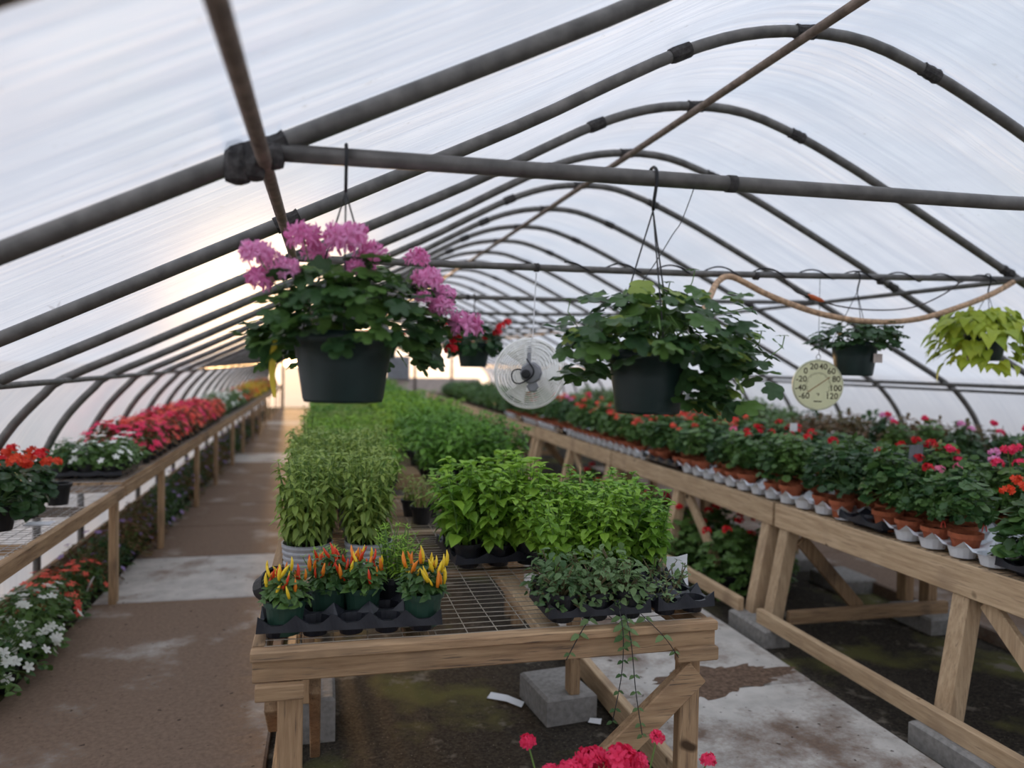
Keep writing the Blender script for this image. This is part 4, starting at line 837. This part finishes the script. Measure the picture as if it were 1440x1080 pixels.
heads = [(-.195, -.05, .335, .9), (-.188, -.02, .28, .85), (-.165, .03, .33, .7), (-.095, 0, .385, 1.05), (-.125, -.06, .30, .75), (-.07, .04, .35, .8), (.0, -.05, .378, 1.2), (.035, .02, .41, .5), (.065, -.04, .345, .85), (.045, .03, .33, .8), (.02, -.06, .31, .6), (.17, 0, .345, .75), (.19, -.05, .29, .9), (.235, .0, .26, .8), (.225, -.06, .225, .75), (.285, -.03, .19, 1.0), (.21, .06, .315, .6), (.175, -.08, .245, .5)]
for k, (x, y_, z, s_) in enumerate(heads):
    MB().tube([(bx_ + x * .35, hb1 + y_ * .3, bz + .18), (bx_ + x * .8, hb1 + y_ * .8, bz + .2 + (z - .2) * .5), (bx_ + x, hb1 + y_, bz + z)], .0018, 4, False).build('flower_stalk', 'stem', t); ob('flower_head', ump[k % 3], t, TR(x, y_, z, k) @ Matrix.Scale(s_ * .8, 4))
for k, (x, y_, z) in enumerate(((.255, -.02, .13), (.27, .02, .155))): ob('flower_head', UM['red'][k], t, TR(x, y_, z) @ Matrix.Scale(.6, 4))
b = MB(); q = [(-.035, -.125, .205), (.01, -.135, .20), (.06, -.132, .185), (.105, -.115, .155)]
Q = catmull([Vector(p) for p in q], 4); b.add([(bx_ + p.x, hb1 + p.y, bz + p.z + s_) for p in Q for s_ in (-.010 * (.5 + i_ / 1) if 0 else -.011, .009)] if 0 else [(bx_ + p.x, hb1 + p.y, bz + p.z + s_ * (.4 + .6 * k / len(Q))) for k, p in enumerate(Q) for s_ in (-.014, .012)], [(2 * k, 2 * k + 2, 2 * k + 3, 2 * k + 1) for k in range(len(Q) - 1)])
o = b.build('label_strip', 'tag_white', t); o.modifiers.new('thick', 'SOLIDIFY').thickness = .001
b = MB()
for k in range(3, len(Q) - 1): p = Q[k]; b.board((bx_ + p.x - .006, hb1 + p.y - .004, bz + p.z - .001), (bx_ + p.x + .006, hb1 + p.y - .004, bz + p.z - .004), .007, .001, (0, 0, 1), .0003)
b.build('label_print', 'ink', o)
b = MB(); pts = [(-.150, -.07, .165), (-.155, -.075, .12), (-.158, -.072, .06), (-.152, -.07, .012)]; Q = catmull([Vector(p) for p in pts], 3); wds = [.003 + .004 * math.sin(PI * k / (len(Q) - 1)) for k in range(len(Q))]
b.add([(bx_ + p.x + s_ * wds[k], hb1 + p.y + s_ * wds[k] * .4, bz + p.z) for k, p in enumerate(Q) for s_ in (-1, 1)], [(2 * k, 2 * k + 1, 2 * k + 3, 2 * k + 2) for k in range(len(Q) - 1)]); o = b.build('sticky_card', 'yellow_card', t); o.modifiers.new('thick', 'SOLIDIFY').thickness = .0012
# 2 green ivy geranium basket
bx_, bz = .835, 1.475
t = thing('hanging_basket', 'green hanging pot overflowing with large leaved foliage beside the fan', 'basket', (bx_, hb1, bz))
basket_pot(t, .105, .084, .165, bx_ - .01, hb1, bz); hook_and_wires(t, hb1, 2.085, .10, bz + .165, bx_ - .01, hb1)
r2 = random.Random(52)
def f2(i):
    d = sph(r2, -.2); k = r2.uniform(.5, 1); rx = .25 if d.x < 0 else .33
    p = Vector((d.x * rx * k + .01, d.y * .22 * k, .185 + d.z * .165 * k))
    if i % 5 == 0: p = Vector((r2.uniform(.05, .16), r2.uniform(-.17, -.10), r2.uniform(.02, .18)))
    if i % 11 == 0: q = r2.uniform(0, 1); p = Vector((.14 + .17 * q, r2.uniform(-.10, .0), .19 - .08 * q + r2.uniform(-.03, .03)))
    if i % 13 == 0: p = Vector((r2.uniform(-.24, -.12), r2.uniform(-.12, .08), r2.uniform(.08, .2)))
    if p.z < .16 and p.y < 0 and -.12 < p.x < .03: p.z = r2.uniform(.17, .26)
    return p, (d.x + r2.uniform(-.6, .6), d.y + r2.uniform(-.6, .6), r2.uniform(-.8, .2)), (d.x * .7, d.y * .7 - .3, .7 + d.z * .6), r2.uniform(.042, .085)
leaf_objs(t, None, LM['d'] + LM['d'] + LM['g'] + LM['g'] + LM['b'][:2], 298, f2, r2)
b = MB()
for k in range(46):
    a = r2.uniform(0, 6.28); q = r2.uniform(.12, .33); b.tube([(bx_, hb1, bz + .15), (bx_ + q * .5 * math.cos(a), hb1 + q * .35 * math.sin(a), bz + .25), (bx_ + q * math.cos(a), hb1 + q * .65 * math.sin(a), bz + r2.uniform(.12, .28))], .0017, 4, False)
b.build('stems', 'stem', t, False, 'stuff')
for k, (x, z) in enumerate(((.10, .375), (.03, .34), (.30, .22), (.37, .21), (-.24, .285))):
    sp2 = MB().tube([(bx_ + x * .7, hb1, bz + z - .12), (bx_ + x, hb1 - .02, bz + z - .03), (bx_ + x + .006, hb1 - .02, bz + z)], .0016, 4, False).build('bud_stalk', 'stem', t)
    b = MB(); 
    for q in range(5): b.leaf(T_OV, (bx_ + x, hb1 - .02, bz + z), (math.cos(q * 1.3), math.sin(q * 1.3), .2), (0, 0, 1), .02)
    b.build('bud', 'leaf_green', sp2)
MB().board((bx_ + .052, hb1 - .10, bz + .01), (bx_ + .06, hb1 - .104, bz + .06), .022, .002, (1, 0, 0), .0005).build('care_tag', 'paper', t)
# 3 small basket and 4 chartreuse vine on the second crossbar
hb3 = HY(3) - .012
bx_, bz = 2.94, 1.56
t = thing('hanging_basket', 'small hanging pot of dark foliage beside the round thermometer', 'basket', (bx_, hb3, bz))
basket_pot(t, .125, .10, .19, bx_, hb3, bz); hook_and_wires(t, hb3, 2.12, .12, bz + .19, bx_, hb3)
r3 = random.Random(53)
def f3(i):
    d = sph(r3, -.25); k = r3.uniform(.5, 1); p = Vector((d.x * .27 * k + .03, d.y * .22 * k, .20 + d.z * .13 * k)); return p, (d.x + r3.uniform(-.5, .5), d.y + r3.uniform(-.5, .5), r3.uniform(-.7, .2)), (d.x * .7, d.y * .7, .8 + d.z), r3.uniform(.045, .085)
leaf_objs(t, None, LM['d'], 170, f3, r3)
MB().board((bx_ + .03, hb3 - .122, bz + .10), (bx_ + .10, hb3 - .105, bz + .10), .05, .002, (0, 0, 1), .0005).build('care_tag', 'panel_wall', t)
bx_, bz = 3.84, 1.66
t = thing('hanging_basket', 'hanging pot hidden by chartreuse heart shaped vine leaves', 'basket', (bx_, hb3, bz))
basket_pot(t, .11, .09, .16, bx_, hb3, bz); hook_and_wires(t, hb3, 2.15, .105, bz + .16, bx_, hb3)
HM = [MB().leaf(tpl_heart(1, d_), (0, 0, 0), (1, 0, 0), (0, 0, 1), 1).mesh('leaf', 'leaf_chartreuse', True) for d_ in (.2, .4, .6)]
r4 = random.Random(54)
def f4(i):
    d = sph(r4, -.6); k = r4.uniform(.6, 1); p = Vector((d.x * .34 * k, d.y * .27 * k, .16 + (d.z * .17 if d.z > 0 else d.z * .38) * k))
    if d.z < 0 and math.hypot(p.x, p.y) < .14: q = .15 / max(.03, math.hypot(p.x, p.y)); p.x *= q; p.y *= q
    return p, (d.x + r4.uniform(-.3, .3), d.y + r4.uniform(-.3, .3), -.35 + r4.uniform(-.5, .2)), (d.x * .9, d.y * .9, .7 + d.z * .5), r4.uniform(.06, .105)
leaf_objs(t, None, HM, 295, f4, r4)
# far red basket
hb5 = HY(5) - .012
def far_basket(x, y_, z, zc, label):
    t = thing('hanging_basket', label, 'basket', (x, y_, z)); basket_pot(t, .13, .10, .18, x, y_, z); hook_and_wires(t, y_, zc, .12, z + .18, x, y_)
    b, st = mound(int(x * 100) + 3, 170, .24, .17, .18, T_ROUND, .075, -.6); ob('foliage', b.mesh('foliage', 'leaf_dark'), t)['kind'] = 'stuff'
    r_ = random.Random(6)
    for k in range(11): a = k * .9; q = r_.uniform(.1, .3); ob('flower_head', UM['red'][k % 2], t, TR(q * math.cos(a), q * math.sin(a) * .7, r_.uniform(.18, .38)) @ Matrix.Scale(1.3, 4))
far_basket(1.10, hb5, 1.56, 2.085, 'blurred hanging basket of red flowers left of the wire fan')
far_basket(.75, HY(9) - .012, 1.62, 2.08, 'blurred far hanging basket of red flowers beyond the fan')
far_basket(1.9, HY(9) - .012, 1.62, 2.09, 'blurred far hanging basket of red flowers behind the fan')
# thermometer
tx, tz, ty = 2.685, 1.505, hb3 - .03
t = thing('thermometer', 'round cream dial thermometer hanging on a wire', 'thermometer', (tx, ty, tz)); Rr = .142
def disc(prof_, n=48):
    b = MB(); b.lathe(prof_, n, (0, 0, 0), True, True); return b
toY = Matrix.Rotation(PI / 2, 4, 'X')
yaw = Matrix.Rotation(-.25, 4, 'Z')
def pl(me, nm, off=(0, 0, 0), par=None): return ob(nm, me, par or t, yaw @ Matrix.Translation(off) @ toY)
pl(disc([(Rr - .006, -.012), (Rr, -.006), (Rr, .006), (Rr - .004, .011), (Rr - .008, .0065)]).mesh('case', 'dial_rim', True), 'case')
face = pl(disc([(Rr - .0085, 0), (Rr - .009, .0078)]).mesh('dial_face', 'dial'), 'dial_face')
def text_mesh(items, name, mat):
    b = MB()
    for s_, x, z, size in items:
        cu = bpy.data.curves.new('txt', 'FONT'); cu.body = s_; cu.size = size; cu.align_x = 'CENTER'; cu.align_y = 'CENTER'; cu.resolution_u = 3; cu.offset = .0006
        tmp = bpy.data.objects.new('txt', cu); col.objects.link(tmp); dg = bpy.context.evaluated_depsgraph_get(); me = bpy.data.meshes.new_from_object(tmp.evaluated_get(dg))
        b.add([(v.co.x + x, v.co.y + z, 0) for v in me.vertices], [tuple(p.vertices) for p in me.polygons]); bpy.data.objects.remove(tmp); bpy.data.curves.remove(cu); bpy.data.meshes.remove(me)
    return b.mesh(name, mat)
vals = ['-60', '-40', '-20', '0', '20', '40', '60', '80', '100', '120']; items = []
for i, v in enumerate(vals):
    a = math.radians(219 - i * (258 / 9.)); rr_ = Rr * (.74 if len(v) < 3 else .70); items.append((v, rr_ * math.cos(a), rr_ * math.sin(a) * 1.0, .047))
items.append(('°F', 0, -.055, .02))
for it in items: pl(text_mesh([it], 'numeral', 'ink'), 'numeral', (0, -.0086, 0))
b = MB()
for i in range(55):
    a = math.radians(219 - i * (258 / 54.)); r0 = Rr * (.44 if i % 6 else .40); b.board((r0 * math.cos(a), r0 * math.sin(a), 0), (Rr * .5 * math.cos(a), Rr * .5 * math.sin(a), 0), .0013, .0006, (-math.sin(a), math.cos(a), 0), .0001)
b.board((-.022, -.092, 0), (.022, -.092, 0), .006, .0006, (0, 1, 0), .0001)
pl(b.mesh('scale_marks', 'ink'), 'scale_marks', (0, -.0086, 0))
a = math.radians(35); pl(MB().board((-.07 * math.cos(a), -.07 * math.sin(a), 0), (.078 * math.cos(a), .078 * math.sin(a), 0), .004, .0012, (-math.sin(a), math.cos(a), 0), .0003).mesh('needle', 'needle'), 'needle', (0, -.010, 0))
MB().tube([(tx + .01, ty + .02, 2.13), (tx + .012, ty + .02, 1.80), (tx + .003, ty, tz + Rr + .03)], .0016, 5).build('hanging_wire', 'wire_dark', t)
MB().ring((tx, ty, tz + Rr + .014), .014, .003, 16, 5).build('hanging_loop', 'wire_galv', t)
# wire fan
fx, fz, fy = 1.014, 1.545, hb3 - .03
t = thing('wire_fan', 'round white wire cage fan with dark motor hanging from chain', 'fan', (fx, fy, fz))
axu = (Vector((.955, -.296, 0)), Vector((0, 0, 1))); axn = Vector((.296, .955, 0))
b = MB(); c0 = Vector((fx, fy, fz))
for i in range(15):
    r = .028 + i * .0102; dz_ = .05 * (1 - (r / .172) ** 2); b.ring(c0 - axn * (.03 + dz_), r, .002, 40, 4, axu)
for i in range(13):
    r = .04 + i * .0108; b.ring(c0 + axn * (.05 + .02 * (1 - (r / .172) ** 2)), r, .002, 40, 4, axu)
for i in range(18):
    a = 2 * PI * i / 18; d = axu[0] * math.cos(a) + axu[1] * math.sin(a); b.tube([c0 - axn * .08 + d * .02, c0 - axn * .067 + d * .1, c0 - axn * .03 + d * .172, c0 + axn * .05 + d * .172, c0 + axn * .067 + d * .09], .0013, 4, False)
b.build('wire_guard', 'fan_guard', t)
MB().ring(c0 + axn * .01, .176, .006, 48, 8, axu).build('rim', 'fan_guard', t, True)
for k in range(3):
    b = MB(); n_ = 6; vs = []
    for ii in range(n_):
        for s_ in (0, 1):
            a = 2 * PI * k / 3 + (s_ - .5) * .7 * (.6 + .4 * ii / 5); r = .035 + .12 * ii / (n_ - 1); vs.append(c0 + (axu[0] * math.cos(a) + axu[1] * math.sin(a)) * r + axn * (.035 if s_ else -.0))
    b.add(vs, [(2 * i_, 2 * i_ + 1, 2 * i_ + 3, 2 * i_ + 2) for i_ in range(n_ - 1)]); b.build('blade', 'fan_guard', t).modifiers.new('thick', 'SOLIDIFY').thickness = .002
def oriented(prof_, n, cen, mat, nm, par):
    b = MB(); b.lathe(prof_, n, (0, 0, 0), True, True); b.v = [tuple(Vector(cen) + axu[0] * x + axu[1] * y_ - axn * z) for x, y_, z in b.v]; return b.build(nm, mat, par)
mo = oriented([(.052, .05), (.056, .07), (.054, .115), (.046, .128), (.02, .130)], 10, c0 + axu[0] * .012 + axu[1] * .005, 'motor', 'motor', t)
oriented([(.020, .12), (.024, .125), (.024, .142), (.016, .146)], 8, c0 + axu[0] * -.012 + axu[1] * .0, 'rubber', 'switch_box', mo)
oriented([(.022, .06), (.03, .07), (.03, .115), (.022, .12)], 6, c0 + axu[0] * .022 - axu[1] * .062, 'motor', 'bracket', mo)
P = [c0 - axn * .135 + axu[0] * x + axu[1] * z for x, z in ((-.01, .075), (.008, .05), (.026, .02), (.02, -.008), (-.01, -.034), (-.045, -.048), (-.07, -.04), (-.082, -.012), (-.075, .012), (-.055, .022), (-.035, .02))]
MB().tube(catmull(P, 4), .0035, 6).build('power_cord', 'rubber', t, True)
MB().tube([c0 - axn * .09 + axu[1] * .05, c0 - axn * .06 + axu[1] * .10, c0 + axu[1] * .13], .010, 6).build('hanger_bracket', 'motor', t)
MB().tube([c0 + axu[1] * .13, c0 + axu[1] * .2 + axu[0] * .015, (fx + .035, hb3, 2.06)], .003, 5).build('hanging_chain', 'wire_galv', t)
# hose, cable, cord
P = [Vector(p) for p in ((1.80, hb3 - .35, 1.86), (1.92, hb3 - .20, 1.955), (2.03, hb3 - .08, 2.05), (2.14, hb3 - .04, 2.08), (2.36, hb3 - .06, 1.985), (2.65, hb3 - .10, 1.895), (2.95, hb3 - .12, 1.862), (3.25, hb3 - .12, 1.885), (3.55, hb3 - .10, 1.965), (3.80, hb3 - .07, 2.05), (4.0, hb3 - .03, 2.135))]
o = MB().tube(catmull(P, 5), .0165, 8).build('hose', 'hose', None, True); tag(o, 'mottled tan hose sagging in a loop below the crossbar', 'hose')
t = thing('extension_cord', 'thin dark cord with an orange connector looping from the crossbar', 'cord', (2.55, hb3, 2.1))
P = [Vector(p) for p in ((2.45, hb3 - .03, 2.09), (2.53, hb3 - .03, 2.02), (2.62, hb3 - .03, 1.995), (2.8, hb3 - .03, 1.95), (3.05, hb3 - .03, 1.935), (3.3, hb3 - .03, 1.96), (3.5, hb3 - .03, 2.04), (3.62, hb3 - .03, 2.12))]
MB().tube(catmull(P, 5), .0042, 6).build('cable', 'cord', t, True); MB().tube([(2.61, hb3 - .03, 2.005), (2.635, hb3 - .03, 1.995), (2.69, hb3 - .03, 1.978), (2.71, hb3 - .03, 1.972)], [.006, .014, .012, .005], 8).build('connector', 'connector', t, True)
P = []
for i in range(150):
    u = i / 149; x = 1.2 + 2.7 * u; zc = 2.077 + .06 * max(0, (x - .0)) / 4.0 * 1.2; P.append((x, hb3 + .024 * math.cos(x * 22), zc + .024 * math.sin(x * 22)))
o = MB().tube(P, .0045, 5).build('wrapped_cable', 'rubber', None, True); tag(o, 'black cable wound in a spiral around the thermometer crossbar', 'cable')
P = [Vector(p) for p in ((.94, hb1 - .01, 2.07), (.91, hb1, 1.98), (.88, hb1 - .01, 1.94), (.82, hb1 - .02, 1.85), (.74, hb1 - .02, 1.74))]
o = MB().tube(catmull(P, 6), .0014, 5).build('twisted_wire', 'wire_dark'); tag(o, 'thin twisted wire slanting from crossbar beside the leafy basket', 'wire')
dl = MB()
for k in range(5): dl.leaf(T_LANCE, (-1.18, 3.9, 1.80), (math.cos(k * 1.3), -.3, math.sin(k * 1.3)), (0, -1, .3), .045)
tag(dl.build('dry_leaf', 'dry_leaf'), 'small dry brown leaf stuck on the plastic film', 'leaf')

for o in list(bpy.data.objects):
    if '_used' in o: del o['_used']
    elif o.type == 'EMPTY' and o.location.z < -40:
        for c in list(o.children): bpy.data.objects.remove(c)
        bpy.data.objects.remove(o)
